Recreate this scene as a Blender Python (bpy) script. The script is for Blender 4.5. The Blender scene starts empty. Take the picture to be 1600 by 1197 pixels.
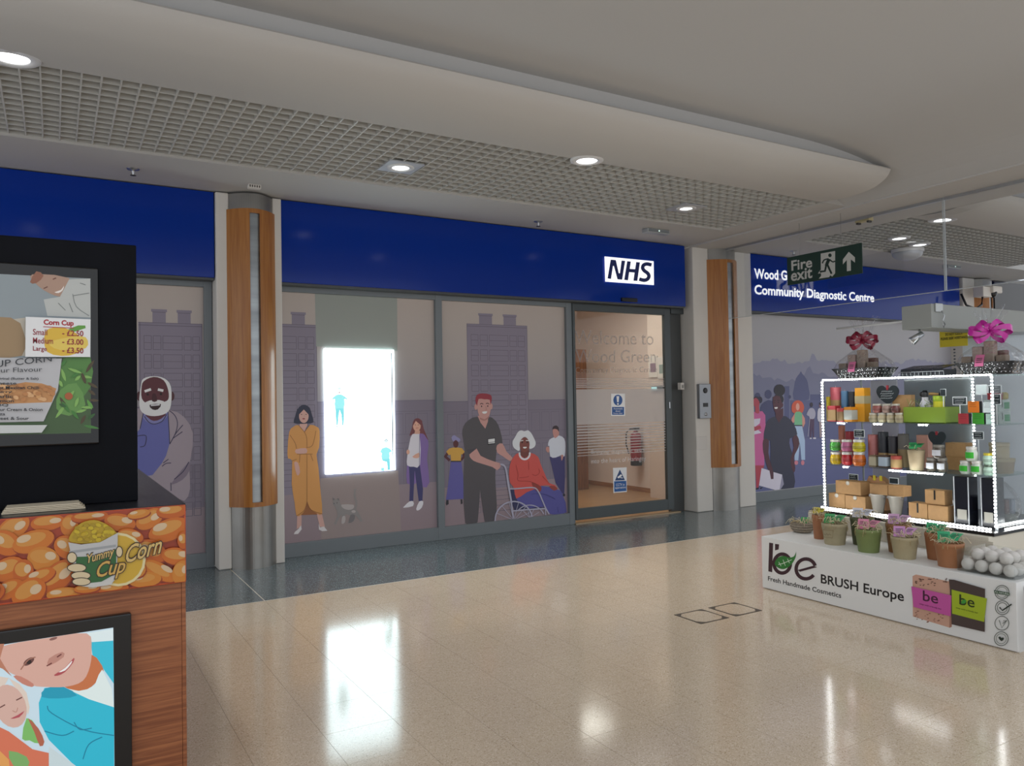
import bpy, bmesh, math, random
from mathutils import Vector, Matrix
from mathutils.geometry import tessellate_polygon

random.seed(7)
SC = bpy.context.scene
COL = SC.collection

# ------------------------------------------------------------------ camera
FPX = 1211.78
YAW, PITCH, ROLL, CAMH = 0.534152, 0.019897, -0.016859, 1.5
_f = Vector((math.sin(YAW), math.cos(YAW), 0)); _r = Vector((math.cos(YAW), -math.sin(YAW), 0)); _u = Vector((0, 0, 1))
CF = _f * math.cos(PITCH) + _u * math.sin(PITCH)
_u2 = _u * math.cos(PITCH) - _f * math.sin(PITCH)
CR = _r * math.cos(ROLL) + _u2 * math.sin(ROLL)
CU = _u2 * math.cos(ROLL) - _r * math.sin(ROLL)
CAMP = Vector((0, 0, CAMH))
cd = bpy.data.cameras.new('camera'); cam = bpy.data.objects.new('camera', cd); COL.objects.link(cam)
cd.sensor_fit = 'HORIZONTAL'; cd.sensor_width = 36; cd.lens = FPX / 1600 * 36; cd.clip_start = 0.02
m3 = Matrix((CR, CU, -CF)).transposed()
cam.matrix_world = Matrix.Translation(CAMP) @ m3.to_4x4()
SC.camera = cam

# ------------------------------------------------------------------ world (soft daylight of the atrium behind the camera)
w = bpy.data.worlds.new('World'); SC.world = w; w.use_nodes = True
bg = w.node_tree.nodes['Background']
bg.inputs[0].default_value = (0.93, 0.96, 1.0, 1); bg.inputs[1].default_value = 1.18
SC.view_settings.view_transform = 'Standard'; SC.view_settings.look = 'None'
SC.view_settings.gamma = 1; SC.view_settings.exposure = 0.0; SC.view_settings.use_curve_mapping = False
LAMP = 3.5     # brightness of the ceiling downlights

def ray(x, y):
    return CF + CR * ((x - 800) / FPX) - CU * ((y - 598.5) / FPX)
def at(x, y, X=None, Y=None, Z=None):
    d = ray(x, y)
    if X is not None: t = X / d.x
    elif Y is not None: t = Y / d.y
    else: t = (Z - CAMH) / d.z
    return CAMP + d * t
def proj(p):
    v = Vector(p) - CAMP; z = v.dot(CF)
    return (800 + FPX * v.dot(CR) / z, 598.5 - FPX * v.dot(CU) / z, z)

# ------------------------------------------------------------------ materials
def lin(h, g=1.0):
    h = h.lstrip('#'); out = []
    for i in (0, 2, 4):
        c = int(h[i:i + 2], 16) / 255
        c = c / 12.92 if c <= .04045 else ((c + .055) / 1.055) ** 2.4
        out.append(min(c * g, .92))
    return tuple(out)
MATS = {}
def mat(col, rough=.5, metal=0., g=1.0, emit=0., noise=None, bump=None, coat=0., spec=.5, stretch=None, trans=0.):
    key = (col, rough, metal, g, emit, noise, bump, coat, spec, stretch, trans)
    if key in MATS: return MATS[key]
    m = bpy.data.materials.new('surface_' + col.lstrip('#')); m.use_nodes = True
    nt = m.node_tree; b = nt.nodes['Principled BSDF']
    c = lin(col, g)
    b.inputs['Base Color'].default_value = (*c, 1)
    b.inputs['Roughness'].default_value = rough; b.inputs['Metallic'].default_value = metal
    b.inputs['Specular IOR Level'].default_value = spec
    if trans: b.inputs['Transmission Weight'].default_value = trans
    if coat: b.inputs['Coat Weight'].default_value = coat; b.inputs['Coat Roughness'].default_value = .06
    if emit:
        b.inputs['Emission Color'].default_value = (*lin(col), 1); b.inputs['Emission Strength'].default_value = emit
    if noise or bump:
        tc = nt.nodes.new('ShaderNodeTexCoord'); mp = nt.nodes.new('ShaderNodeMapping')
        if stretch: mp.inputs['Scale'].default_value = stretch
        nt.links.new(tc.outputs['Object'], mp.inputs['Vector'])
        n = nt.nodes.new('ShaderNodeTexNoise'); n.inputs['Scale'].default_value = (noise or bump)[0]
        n.inputs['Detail'].default_value = 5
        nt.links.new(mp.outputs[0], n.inputs['Vector'])
        if noise:
            r = nt.nodes.new('ShaderNodeMapRange'); r.inputs[1].default_value = .3; r.inputs[2].default_value = .7
            r.inputs[3].default_value = 1 - noise[1]; r.inputs[4].default_value = 1 + noise[1]
            nt.links.new(n.outputs['Fac'], r.inputs[0])
            mx = nt.nodes.new('ShaderNodeVectorMath'); mx.operation = 'SCALE'; mx.inputs[0].default_value = c
            nt.links.new(r.outputs[0], mx.inputs['Scale']); nt.links.new(mx.outputs[0], b.inputs['Base Color'])
        if bump:
            bp = nt.nodes.new('ShaderNodeBump'); bp.inputs['Strength'].default_value = bump[1]; bp.inputs['Distance'].default_value = .01
            nt.links.new(n.outputs['Fac'], bp.inputs['Height']); nt.links.new(bp.outputs[0], b.inputs['Normal'])
    MATS[key] = m; return m
def clear(name, tint=(1, 1, 1), gloss=.09, rough=.02, bump=0, opac=0., ocol=(1, 1, 1)):
    """thin clear sheet: transparent with a fresnel-like reflection"""
    m = bpy.data.materials.new(name); m.use_nodes = True; nt = m.node_tree; nt.nodes.clear()
    out = nt.nodes.new('ShaderNodeOutputMaterial'); mx = nt.nodes.new('ShaderNodeMixShader')
    tr = nt.nodes.new('ShaderNodeBsdfTransparent'); tr.inputs[0].default_value = (*tint, 1)
    gl = nt.nodes.new('ShaderNodeBsdfGlossy'); gl.inputs['Roughness'].default_value = rough
    lw = nt.nodes.new('ShaderNodeLayerWeight'); lw.inputs[0].default_value = .25
    ma = nt.nodes.new('ShaderNodeMath'); ma.operation = 'MULTIPLY_ADD'; ma.inputs[1].default_value = .3; ma.inputs[2].default_value = gloss
    nt.links.new(lw.outputs['Fresnel'], ma.inputs[0]); nt.links.new(ma.outputs[0], mx.inputs[0])
    first = tr
    if opac:
        df = nt.nodes.new('ShaderNodeBsdfDiffuse'); df.inputs[0].default_value = (*ocol, 1)
        m2 = nt.nodes.new('ShaderNodeMixShader'); m2.inputs[0].default_value = opac
        nt.links.new(tr.outputs[0], m2.inputs[1]); nt.links.new(df.outputs[0], m2.inputs[2]); first = m2
    if bump:
        tc = nt.nodes.new('ShaderNodeTexCoord'); n = nt.nodes.new('ShaderNodeTexNoise'); n.inputs['Scale'].default_value = 30
        nt.links.new(tc.outputs['Object'], n.inputs['Vector'])
        bp = nt.nodes.new('ShaderNodeBump'); bp.inputs['Strength'].default_value = bump; bp.inputs['Distance'].default_value = .02
        nt.links.new(n.outputs['Fac'], bp.inputs['Height']); nt.links.new(bp.outputs[0], gl.inputs['Normal'])
    nt.links.new(first.outputs[0], mx.inputs[1]); nt.links.new(gl.outputs[0], mx.inputs[2]); nt.links.new(mx.outputs[0], out.inputs[0])
    return m
def ramp_z(name, stops, z0, z1, rough=.35, g=1.0, noise=0.):
    """printed film whose ink fades vertically (world height z0..z1)"""
    m = bpy.data.materials.new(name); m.use_nodes = True; nt = m.node_tree; b = nt.nodes['Principled BSDF']
    ge = nt.nodes.new('ShaderNodeNewGeometry'); sx = nt.nodes.new('ShaderNodeSeparateXYZ'); nt.links.new(ge.outputs['Position'], sx.inputs[0])
    mr = nt.nodes.new('ShaderNodeMapRange'); mr.inputs[1].default_value = z0; mr.inputs[2].default_value = z1
    nt.links.new(sx.outputs[2], mr.inputs[0])
    cr = nt.nodes.new('ShaderNodeValToRGB'); nt.links.new(mr.outputs[0], cr.inputs[0])
    el = cr.color_ramp.elements
    while len(el) < len(stops): el.new(.5)
    for e, (p, c) in zip(el, stops): e.position = p; e.color = (*lin(c, g), 1)
    nt.links.new(cr.outputs[0], b.inputs['Base Color']); b.inputs['Roughness'].default_value = rough
    b.inputs['Specular IOR Level'].default_value = .35
    return m
def grain(name, c0, c1, axis, rough=.4, scale=14, g=1.0, coat=.0, sharp=18):
    """wood: streaks running along one axis"""
    m = bpy.data.materials.new(name); m.use_nodes = True; nt = m.node_tree; b = nt.nodes['Principled BSDF']
    tc = nt.nodes.new('ShaderNodeTexCoord'); mp = nt.nodes.new('ShaderNodeMapping')
    sc = [sharp, sharp, sharp]; sc['XYZ'.index(axis)] = 1.0; mp.inputs['Scale'].default_value = sc
    nt.links.new(tc.outputs['Object'], mp.inputs['Vector'])
    n = nt.nodes.new('ShaderNodeTexNoise'); n.inputs['Scale'].default_value = scale / 4; n.inputs['Detail'].default_value = 6; n.inputs['Distortion'].default_value = .6
    nt.links.new(mp.outputs[0], n.inputs['Vector'])
    cr = nt.nodes.new('ShaderNodeValToRGB'); cr.color_ramp.elements[0].position = .36; cr.color_ramp.elements[1].position = .66
    cr.color_ramp.elements[0].color = (*lin(c0, g), 1); cr.color_ramp.elements[1].color = (*lin(c1, g), 1)
    nt.links.new(n.outputs['Fac'], cr.inputs[0]); nt.links.new(cr.outputs[0], b.inputs['Base Color'])
    b.inputs['Roughness'].default_value = rough
    if coat: b.inputs['Coat Weight'].default_value = coat; b.inputs['Coat Roughness'].default_value = .15
    return m
def terrazzo(name, c, cdark, clight, rough, scale=260, g=1.0, patch=.06, spec=.5):
    m = bpy.data.materials.new(name); m.use_nodes = True; nt = m.node_tree; b = nt.nodes['Principled BSDF']
    ge = nt.nodes.new('ShaderNodeNewGeometry')
    v = nt.nodes.new('ShaderNodeTexVoronoi'); v.inputs['Scale'].default_value = scale; nt.links.new(ge.outputs['Position'], v.inputs['Vector'])
    sp = nt.nodes.new('ShaderNodeSeparateColor'); nt.links.new(v.outputs['Color'], sp.inputs[0])
    cr = nt.nodes.new('ShaderNodeValToRGB'); e = cr.color_ramp.elements
    e.new(.5); e.new(.5)
    for el, (p, cc) in zip(e, ((0.0, cdark), (.16, c), (.8, c), (1.0, clight))): el.position = p; el.color = (*lin(cc, g), 1)
    nt.links.new(sp.outputs[0], cr.inputs[0])
    n = nt.nodes.new('ShaderNodeTexNoise'); n.inputs['Scale'].default_value = 1.3; n.inputs['Detail'].default_value = 3; nt.links.new(ge.outputs['Position'], n.inputs['Vector'])
    mr = nt.nodes.new('ShaderNodeMapRange'); mr.inputs[1].default_value = .3; mr.inputs[2].default_value = .7; mr.inputs[3].default_value = 1 - patch; mr.inputs[4].default_value = 1 + patch
    nt.links.new(n.outputs['Fac'], mr.inputs[0])
    mx = nt.nodes.new('ShaderNodeVectorMath'); mx.operation = 'SCALE'; nt.links.new(cr.outputs[0], mx.inputs[0]); nt.links.new(mr.outputs[0], mx.inputs['Scale'])
    nt.links.new(mx.outputs[0], b.inputs['Base Color']); b.inputs['Roughness'].default_value = rough; b.inputs['Specular IOR Level'].default_value = spec
    return m

# ------------------------------------------------------------------ geometry helpers
WL = {}          # world location of every parent
class B:
    """collects faces; build() links them as ONE mesh object"""
    def __init__(s): s.v = []; s.f = []; s.m = []; s.mats = []; s.sm = []
    def _mi(s, m):
        if m not in s.mats: s.mats.append(m)
        return s.mats.index(m)
    def add(s, vs, fs, m, smooth=False):
        o = len(s.v); s.v += [tuple(v) for v in vs]; i = s._mi(m)
        for f in fs: s.f.append(tuple(k + o for k in f)); s.m.append(i); s.sm.append(smooth)
        return s
    def box(s, x0, x1, y0, y1, z0, z1, m, bev=0):
        if bev:
            bm = bmesh.new(); bmesh.ops.create_cube(bm, size=1)
            for v in bm.verts: v.co = Vector((x0 + (v.co.x + .5) * (x1 - x0), y0 + (v.co.y + .5) * (y1 - y0), z0 + (v.co.z + .5) * (z1 - z0)))
            bmesh.ops.bevel(bm, geom=bm.edges[:], offset=bev, segments=2, affect='EDGES', profile=.5)
            bm.verts.index_update(); s.add([v.co[:] for v in bm.verts], [[v.index for v in f.verts] for f in bm.faces], m); bm.free(); return s
        vs = [(x0, y0, z0), (x1, y0, z0), (x1, y1, z0), (x0, y1, z0), (x0, y0, z1), (x1, y0, z1), (x1, y1, z1), (x0, y1, z1)]
        return s.add(vs, [(0, 3, 2, 1), (4, 5, 6, 7), (0, 1, 5, 4), (1, 2, 6, 5), (2, 3, 7, 6), (3, 0, 4, 7)], m)
    def lathe(s, prof, m, c=(0, 0, 0), n=20, axis='Z', smooth=True, sx=1, sy=1):
        vs = []; fs = []
        for r, z in prof:
            for k in range(n):
                a = 2 * math.pi * k / n; x, y = r * math.cos(a) * sx, r * math.sin(a) * sy
                p = (x, y, z) if axis == 'Z' else ((x, z, y) if axis == 'Y' else (z, x, y))
                vs.append((c[0] + p[0], c[1] + p[1], c[2] + p[2]))
        for j in range(len(prof) - 1):
            for k in range(n): a, b = j * n + k, j * n + (k + 1) % n; fs.append((a, b, b + n, a + n))
        s.add(vs, fs, m, smooth)
        for j, rev in ((0, True), (len(prof) - 1, False)):
            if prof[j][0] > 1e-5:
                o = vs[j * n:(j + 1) * n]; s.add(o, [tuple(range(n))[::-1] if rev else tuple(range(n))], m)
        return s
    def tube(s, pts, r, m, n=8, rs=None):
        pts = [Vector(p) for p in pts]; vs = []; fs = []
        for i, p in enumerate(pts):
            t = (pts[min(i + 1, len(pts) - 1)] - pts[max(i - 1, 0)]).normalized()
            a = t.cross(Vector((0, 0, 1)) if abs(t.z) < .9 else Vector((1, 0, 0))).normalized(); b = t.cross(a)
            rr = rs[i] if rs else r
            for k in range(n):
                an = 2 * math.pi * k / n; vs.append(p + a * (rr * math.cos(an)) + b * (rr * math.sin(an)))
        for i in range(len(pts) - 1):
            for k in range(n): q, w2 = i * n + k, i * n + (k + 1) % n; fs.append((q, w2, w2 + n, q + n))
        fs.append(tuple(range(n))[::-1]); fs.append(tuple(range((len(pts) - 1) * n, len(pts) * n)))
        return s.add(vs, fs, m, True)
    def ball(s, c, r, m, n=14, sc=(1, 1, 1)):
        prof = []
        for k in range(n // 2 + 1):
            a = -math.pi / 2 + math.pi * k / (n // 2); prof.append((max(r * math.cos(a), 1e-6), r * math.sin(a) * sc[2]))
        return s.lathe(prof, m, c, n, sx=sc[0], sy=sc[1])
    def prism(s, pts, fn, d0, d1, m):
        """2-D outline pts, fn(u,v,d) -> 3-D, from depth d0 to d1"""
        n = len(pts); tri = tessellate_polygon([[Vector((p[0], p[1], 0)) for p in pts]])
        vs = [fn(u, v, d0) for u, v in pts] + [fn(u, v, d1) for u, v in pts]
        fs = [tuple(t) for t in tri] + [tuple(k + n for k in t)[::-1] for t in tri]
        fs += [(i, (i + 1) % n, (i + 1) % n + n, i + n) for i in range(n)]
        return s.add(vs, fs, m)
    def build(s, name, parent=None, kind=None, label=None, local=False):
        off = Vector((0, 0, 0)) if (parent is None or local) else WL[parent.name]
        me = bpy.data.meshes.new(name); me.from_pydata([(v[0] - off.x, v[1] - off.y, v[2] - off.z) for v in s.v], [], s.f)
        for m in s.mats: me.materials.append(m)
        me.polygons.foreach_set('material_index', s.m); me.polygons.foreach_set('use_smooth', s.sm); me.update()
        if not any(len(f) > 4 for f in s.f[:1]) or True:
            bm = bmesh.new(); bm.from_mesh(me); bmesh.ops.recalc_face_normals(bm, faces=bm.faces[:]); bm.to_mesh(me); bm.free()
        o = bpy.data.objects.new(name, me); COL.objects.link(o)
        if parent: o.parent = parent
        WL[o.name] = off.copy() if not local else (WL[parent.name].copy() if parent else Vector((0, 0, 0)))
        if kind: o['kind'] = kind
        if label: o['label'] = label
        return o
def tag(o, label, cat, group=None, kind=None):
    o['label'] = label; o['category'] = cat
    if group: o['group'] = group
    if kind: o['kind'] = kind
    return o
def thing(name, label, cat, loc=(0, 0, 0), group=None, rz=0):
    o = bpy.data.objects.new(name, None); COL.objects.link(o); o.empty_display_size = .05
    o.location = loc; o.rotation_euler = (0, 0, rz); WL[o.name] = Vector(loc)
    return tag(o, label, cat, group)
def struct(name, label=None, loc=(0, 0, 0)):
    o = bpy.data.objects.new(name, None); COL.objects.link(o); o.location = loc; WL[o.name] = Vector(loc); o['kind'] = 'structure'
    if label: o['label'] = label
    return o
def one(b, name, label, cat, loc, group=None, rz=0):
    """a thing that is one mesh, modelled about its own base at loc"""
    o = b.build(name, None); o.location = loc; o.rotation_euler = (0, 0, rz); WL[o.name] = Vector(loc); return tag(o, label, cat, group)
def dup(root, loc, label=None, group=None, rz=None):
    r = root.copy(); COL.objects.link(r); r.location = loc; WL[r.name] = Vector(loc)
    if rz is not None: r.rotation_euler = (0, 0, rz)
    if label: r['label'] = label
    if group: r['group'] = group
    for ch in list(root.children):
        c = ch.copy(); COL.objects.link(c); c.parent = r
        for gc in list(ch.children):
            d = gc.copy(); COL.objects.link(d); d.parent = c
    return r
def smooth(pts, n=4):
    out = []; L = len(pts)
    for i in range(L):
        p0, p1, p2, p3 = [Vector(pts[(i + k) % L][:2]) for k in (-1, 0, 1, 2)]
        for k in range(n):
            t = k / n
            q = .5 * ((2 * p1) + (p2 - p0) * t + (2 * p0 - 5 * p1 + 4 * p2 - p3) * t * t + (3 * p1 - p0 - 3 * p2 + p3) * t ** 3)
            out.append((q.x, q.y))
    return out
class Fig:
    """flat print on a plane: polygons given in pixels of a zoomed photo region (ox, oy, scale)"""
    def __init__(s, tf, g=1.0, rough=.45, emit=0., d0=.0006, dz=.00016, **plane):
        s.tf = tf; s.pl = plane; s.b = B(); s.k = 0; s.g = g; s.rough = rough; s.emit = emit; s.d0 = d0; s.dz = dz; s.clip = None
    def P(s, x, y):
        ox, oy, sc = s.tf; p = at(ox + x / sc, oy + y / sc, **s.pl); d = s.d0 + s.k * s.dz
        if 'X' in s.pl: p.x -= d
        elif 'Y' in s.pl: p.y -= d
        else: p.z += d
        return p
    def M(s, c):
        return mat(c, s.rough, g=s.g, emit=s.emit) if isinstance(c, str) else c
    def poly(s, c, pts, sm=0):
        if sm: pts = smooth(pts, sm)
        if s.clip:
            for (ax, ay), (bx, by) in zip(s.clip, s.clip[1:] + s.clip[:1]):
                if not pts: return s
                o = []; sd = lambda p: (bx - ax) * (p[1] - ay) - (by - ay) * (p[0] - ax)
                for p, q in zip(pts, pts[1:] + pts[:1]):
                    u, v = sd(p), sd(q)
                    if u >= 0: o.append(p)
                    if (u >= 0) != (v >= 0): t = u / (u - v); o.append((p[0] + (q[0] - p[0]) * t, p[1] + (q[1] - p[1]) * t))
                pts = o
            if len(pts) < 3: return s
        tri = tessellate_polygon([[Vector((p[0], p[1], 0)) for p in pts]])
        s.b.add([s.P(*p) for p in pts], [tuple(t) for t in tri], s.M(c)); s.k += 1; return s
    def ell(s, c, cx, cy, rx, ry, rot=0, n=20):
        cr, sr = math.cos(rot), math.sin(rot); pts = []
        for k in range(n):
            a = 2 * math.pi * k / n; x, y = rx * math.cos(a), ry * math.sin(a); pts.append((cx + x * cr - y * sr, cy + x * sr + y * cr))
        return s.poly(c, pts)
    def rect(s, c, x0, y0, x1, y1): return s.poly(c, [(x0, y0), (x1, y0), (x1, y1), (x0, y1)])
    def line(s, c, pts, w=2, sm=0):
        pts = [Vector(p) for p in pts]
        if sm:
            ex = [pts[0]] + pts + [pts[-1]]; o = []
            for i in range(1, len(ex) - 2):
                p0, p1, p2, p3 = ex[i - 1:i + 3]
                for k in range(sm):
                    t = k / sm; o.append(.5 * ((2 * p1) + (p2 - p0) * t + (2 * p0 - 5 * p1 + 4 * p2 - p3) * t * t + (3 * p1 - p0 - 3 * p2 + p3) * t ** 3))
            pts = o + [pts[-1]]
        vs = []
        for i, p in enumerate(pts):
            t = pts[min(i + 1, len(pts) - 1)] - pts[max(i - 1, 0)]
            if t.length < 1e-6: t = Vector((1, 0))
            n = Vector((-t.y, t.x)).normalized() * (w / 2); vs += [s.P(*(p + n)), s.P(*(p - n))]
        s.b.add(vs, [(2 * i, 2 * i + 1, 2 * i + 3, 2 * i + 2) for i in range(len(pts) - 1)], s.M(c)); s.k += 1; return s
    def text(s, c, body, bl, br, tl, bold=0., shear=0., sp=1.0):
        """text stretched so that its drawn box has corners bottom-left, bottom-right, top-left (pixels)"""
        vs, fs = glyphs(body, bold, shear, sp)
        x0 = min(v[0] for v in vs); x1 = max(v[0] for v in vs); y0 = min(v[1] for v in vs); y1 = max(v[1] for v in vs)
        a, b_, t = s.P(*bl), s.P(*br), s.P(*tl)
        s.b.add([a + (b_ - a) * ((x - x0) / (x1 - x0)) + (t - a) * ((y - y0) / (y1 - y0)) for x, y in vs], fs, s.M(c)); s.k += 1; return s
    def build(s, name, parent, label=None): return s.b.build(name, parent, label=label)
def glyphs(body, bold=0., shear=0., sp=1.0, res=3):
    c = bpy.data.curves.new('t', 'FONT'); c.body = body; c.offset = bold; c.shear = shear; c.space_character = sp; c.resolution_u = res
    c.fill_mode = 'FRONT'
    o = bpy.data.objects.new('t', c); COL.objects.link(o); bpy.context.view_layer.update()
    me = bpy.data.meshes.new_from_object(o.evaluated_get(bpy.context.evaluated_depsgraph_get()))
    vs = [(v.co.x, v.co.y) for v in me.vertices]; fs = [tuple(p.vertices) for p in me.polygons]
    bpy.data.objects.remove(o); bpy.data.curves.remove(c); bpy.data.meshes.remove(me)
    return vs, fs
# ================================================================== SETTING
ZC, YF, YP, YS = 3.43, 7.56, 7.60, 7.40
XL, XR = -3.2, 17.0
WHITE = mat('#d9d5cf', .6, g=1.0, noise=(3, .02)); CEIL = mat('#c0bdb9', .75, g=1.0); CEIL2 = mat('#bcbcbc', .8, g=1.0)
GREYF = mat('#787f84', .45, metal=.0, g=1.0); DARKF = mat('#4c4f50', .45, g=1.0); BLACK = mat('#0b0c10', .4)
STEEL = mat('#9d9b97', .33, metal=.85, noise=(2.2, .16)); ALU = mat('#b9bcc0', .3, metal=.9)
# ---- floor
TZ = terrazzo('terrazzo_cream', '#cfbda6', '#ad977c', '#e3d6c6', .12, 230, g=1.08, patch=.035, spec=.6)
TD = terrazzo('terrazzo_dark', '#525c60', '#2b3336', '#98a2a4', .16, 210, g=1.15, patch=.05, spec=.5)
JOINT = mat('#b3a68f', .4); STRIP = mat('#cfc9bd', .3, g=1.1)
fb = B(); fb.box(XL, XR, -4.5, 7.6, -.12, -.0016, JOINT)
floor = fb.build('floor', None, 'structure', 'cream terrazzo tiled mall floor with dark border by the shopfront')
T = .332; G = .0008
tm = {}
cands = []
for i in range(-13, 48):
    for j in range(-20, 11):
        x0, y0 = 1.37 + i * T, 2.475 + j * T; x1, y1 = x0 + T, min(y0 + T, 6.04)
        if y0 < -4.4: continue
        c = Vector(((x0 + x1) / 2, (y0 + y1) / 2, 0)); px = proj(c)
        vis = px[2] > .5 and 270 < px[0] < 1640 and px[1] < 1240 and not (x0 > 4.75 and y0 < 4.0 and px[0] > 1200) and not (x1 < .45)
        cands.append((0 if vis else 1, px[2] if px[2] > 0 else 99, x0, y0, x1, y1))
cands.sort(); rest = B(); nt_ = 0
for v, d, x0, y0, x1, y1 in cands:
    if v == 0 and nt_ < 290:
        key = round(y1 - y0, 3)
        if key not in tm:
            o = B().box(G, T - G, G, (y1 - y0) - G, -.0015, 0, TZ).build('floor_tile', floor); tm[key] = o.data
        else:
            o = bpy.data.objects.new('floor_tile', tm[key]); COL.objects.link(o); o.parent = floor
        o.location = (x0, y0, 0); nt_ += 1
    else:
        rest.box(x0 + G, x1 - G, y0 + G, y1 - G, -.0015, 0, TZ)
rest.build('floor_tile_field', floor, 'stuff')
B().box(XL, 1.365, 6.053, 7.6, -.0015, 0, TD).box(1.375, XR, 6.053, 7.6, -.0015, 0, TD).build('dark_border', floor, label='dark blue grey terrazzo border')
B().box(XL, XR, 6.042, 6.051, -.0015, .0002, STRIP).box(1.3665, 1.3735, 6.053, 7.3, -.0015, .0002, STRIP).build('divider_strip', floor)
FRM = mat('#5f574d', .4, metal=.2)
for n, (x0, lab) in enumerate(((3.648, 'square floor access cover nearer the dark tower kiosk'), (3.968, 'square floor access cover nearer the cosmetics stand'))):
    x1, y0, y1 = x0 + .256, 3.785, 4.043; b = B(); w_ = .013
    b.box(x0, x1, y0, y0 + w_, 0, .002, FRM).box(x0, x1, y1 - w_, y1, 0, .002, FRM).box(x0, x0 + w_, y0, y1, 0, .002, FRM).box(x1 - w_, x1, y0, y1, 0, .002, FRM)
    c_ = .068
    for cx, cy, sx, sy in ((x0, y0, 1, 1), (x1, y0, -1, 1), (x1, y1, -1, -1), (x0, y1, 1, -1)):
        b.prism([(cx, cy), (cx + sx * c_, cy), (cx, cy + sy * c_)], lambda u, v, d: (u, v, d), 0.0005, .0021, FRM)
    t = thing('floor_access_cover', lab, 'floor cover', (x0 + .13, 3.91, 0), 'pair of floor access covers')
    b.build('cover_frame', t); B().box(x0 + w_, x1 - w_, y0 + w_, y1 - w_, 0, .0012, TZ).build('cover_inlay', t)

# ---- ceilings
def curve_profile():
    return [(5.10, 3.43), (4.95, 3.415), (4.80, 3.405), (4.66, 3.41), (4.54, 3.425), (4.46, 3.45), (4.40, 3.48), (4.36, 3.515), (4.335, 3.56)]
def bulkhead(name, x0, x1, label):
    pr = curve_profile(); ex = [pr[0]] + pr + [pr[-1]]; dn = []
    for i in range(1, len(ex) - 2):
        for k in range(5):
            t = k / 5; p0, p1, p2, p3 = [Vector(q) for q in ex[i - 1:i + 3]]
            dn.append(tuple(.5 * ((2 * p1) + (p2 - p0) * t + (2 * p0 - 5 * p1 + 4 * p2 - p3) * t * t + (3 * p1 - p0 - 3 * p2 + p3) * t ** 3)))
    pr = dn + [pr[-1]]; out = pr + [(y + .012, z + .014) for y, z in pr[::-1]]
    b = B().prism(out, lambda u, v, d: (d, u, v), x0, x1, CEIL)
    o = b.build(name, None, 'structure', label)
    return o
c1 = B()
c1.box(XL, 7.07, 6.52, 7.60, ZC, ZC + .12, CEIL).box(6.74, 7.07, 5.10, 6.52, ZC, ZC + .12, CEIL)
soff = c1.build('ceiling', None, 'structure', 'white soffit over the shopfront')
B().box(7.07, 8.10, -2.5, 7.40, ZC - .022, ZC + .4, CEIL).build('crossing_beam', soff, label='white flat ceiling beam crossing the mall')
B().box(8.10, 14.6, 6.52, 7.60, ZC, ZC + .12, CEIL).build('soffit_strip', soff)
B().box(XL, 6.74, 6.495, 6.52, ZC - .012, ZC + .1, CEIL).box(8.1, 13.0, 6.495, 6.52, ZC - .012, ZC + .1, CEIL).build('soffit_edge', soff)
bulkhead('ceiling_bulkhead', XL, 6.67, 'curved white ceiling bulkhead beside the metal grid')
bulkhead('ceiling_bulkhead', 8.15, 14.0, 'curved white bulkhead beyond the glass screen')
# upper ceiling with a cove down to the beam
ub = B(); prof = [(XL, 3.70), (5.0, 3.70), (5.4, 3.698), (5.7, 3.692), (5.95, 3.68), (6.15, 3.664), (6.35, 3.64), (6.5, 3.616), (6.62, 3.59), (6.72, 3.562), (6.9, 3.498), (7.07, 3.425), (7.07, 3.95), (XL, 3.95)]
ub.prism(prof, lambda u, v, d: (u, d, v), 1.2, 5.2, CEIL2)
ub.build('upper_ceiling', soff, label='grey upper ceiling curving down to the beam')
B().box(8.1, XR, 1.2, 5.2, 3.70, 3.95, CEIL2).build('upper_ceiling', soff)
B().box(XL, 6.6, 4.42, 4.46, 3.47, 3.70, CEIL2).build('bounce_closure', soff); B().box(8.15, 14, 4.42, 4.46, 3.47, 3.70, CEIL2).build('bounce_closure', soff)  # added closures that bounce light into the dark gap above the bulkhead
# plenum above the grids
DARKP = mat('#33312e', .9)
pl = B(); pl.box(XL, 6.74, 5.0, 6.6, 3.70, 3.74, DARKP).box(XL, 6.74, 6.53, 6.56, 3.5, 3.72, DARKP); pl.build('plenum', soff)
B().box(8.1, 13.0, 5.0, 6.6, 3.70, 3.74, DARKP).build('plenum', soff)
GRID = mat('#c6c4be', .5)
def grid(x0, x1, label, name='ceiling_grid'):
    g = struct(name, label, ((x0 + x1) / 2, 5.8, 3.44))
    y0, y1 = 5.10, 6.495; zb, zt = 3.435, 3.545; th = .0045; P_ = .1045
    n = int((x1 - x0) / P_)
    first = None
    for k in range(n + 1):
        x = x1 - k * P_
        if first is None: first = B().box(-th, th, y0, y1, zb, zt, GRID).build('grid_blade', g, local=True); first.data.transform(Matrix.Translation((0, -5.8, -3.44)))
        o = first if k == 0 else bpy.data.objects.new('grid_blade', first.data)
        if k: COL.objects.link(o); o.parent = g
        o.location = (x - (x0 + x1) / 2, 0, 0)
    m = int((y1 - y0) / .1); f2 = None
    for k in range(m + 1):
        y = y0 + .004 + k * (y1 - y0 - .008) / m
        if f2 is None: f2 = B().box(x0 - (x0 + x1) / 2, x1 - (x0 + x1) / 2, -th, th, zb - 3.44, zt - 3.44, GRID).build('grid_cross_blade', g, local=True)
        o = f2 if k == 0 else bpy.data.objects.new('grid_cross_blade', f2.data)
        if k: COL.objects.link(o); o.parent = g
        o.location = (0, y - 5.8, 0)
    return g
grid(XL + .1, 6.735, 'white metal egg crate ceiling grid above the shopfront')
grid(8.12, 12.9, 'metal egg crate ceiling grid beyond the glass screen')

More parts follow.
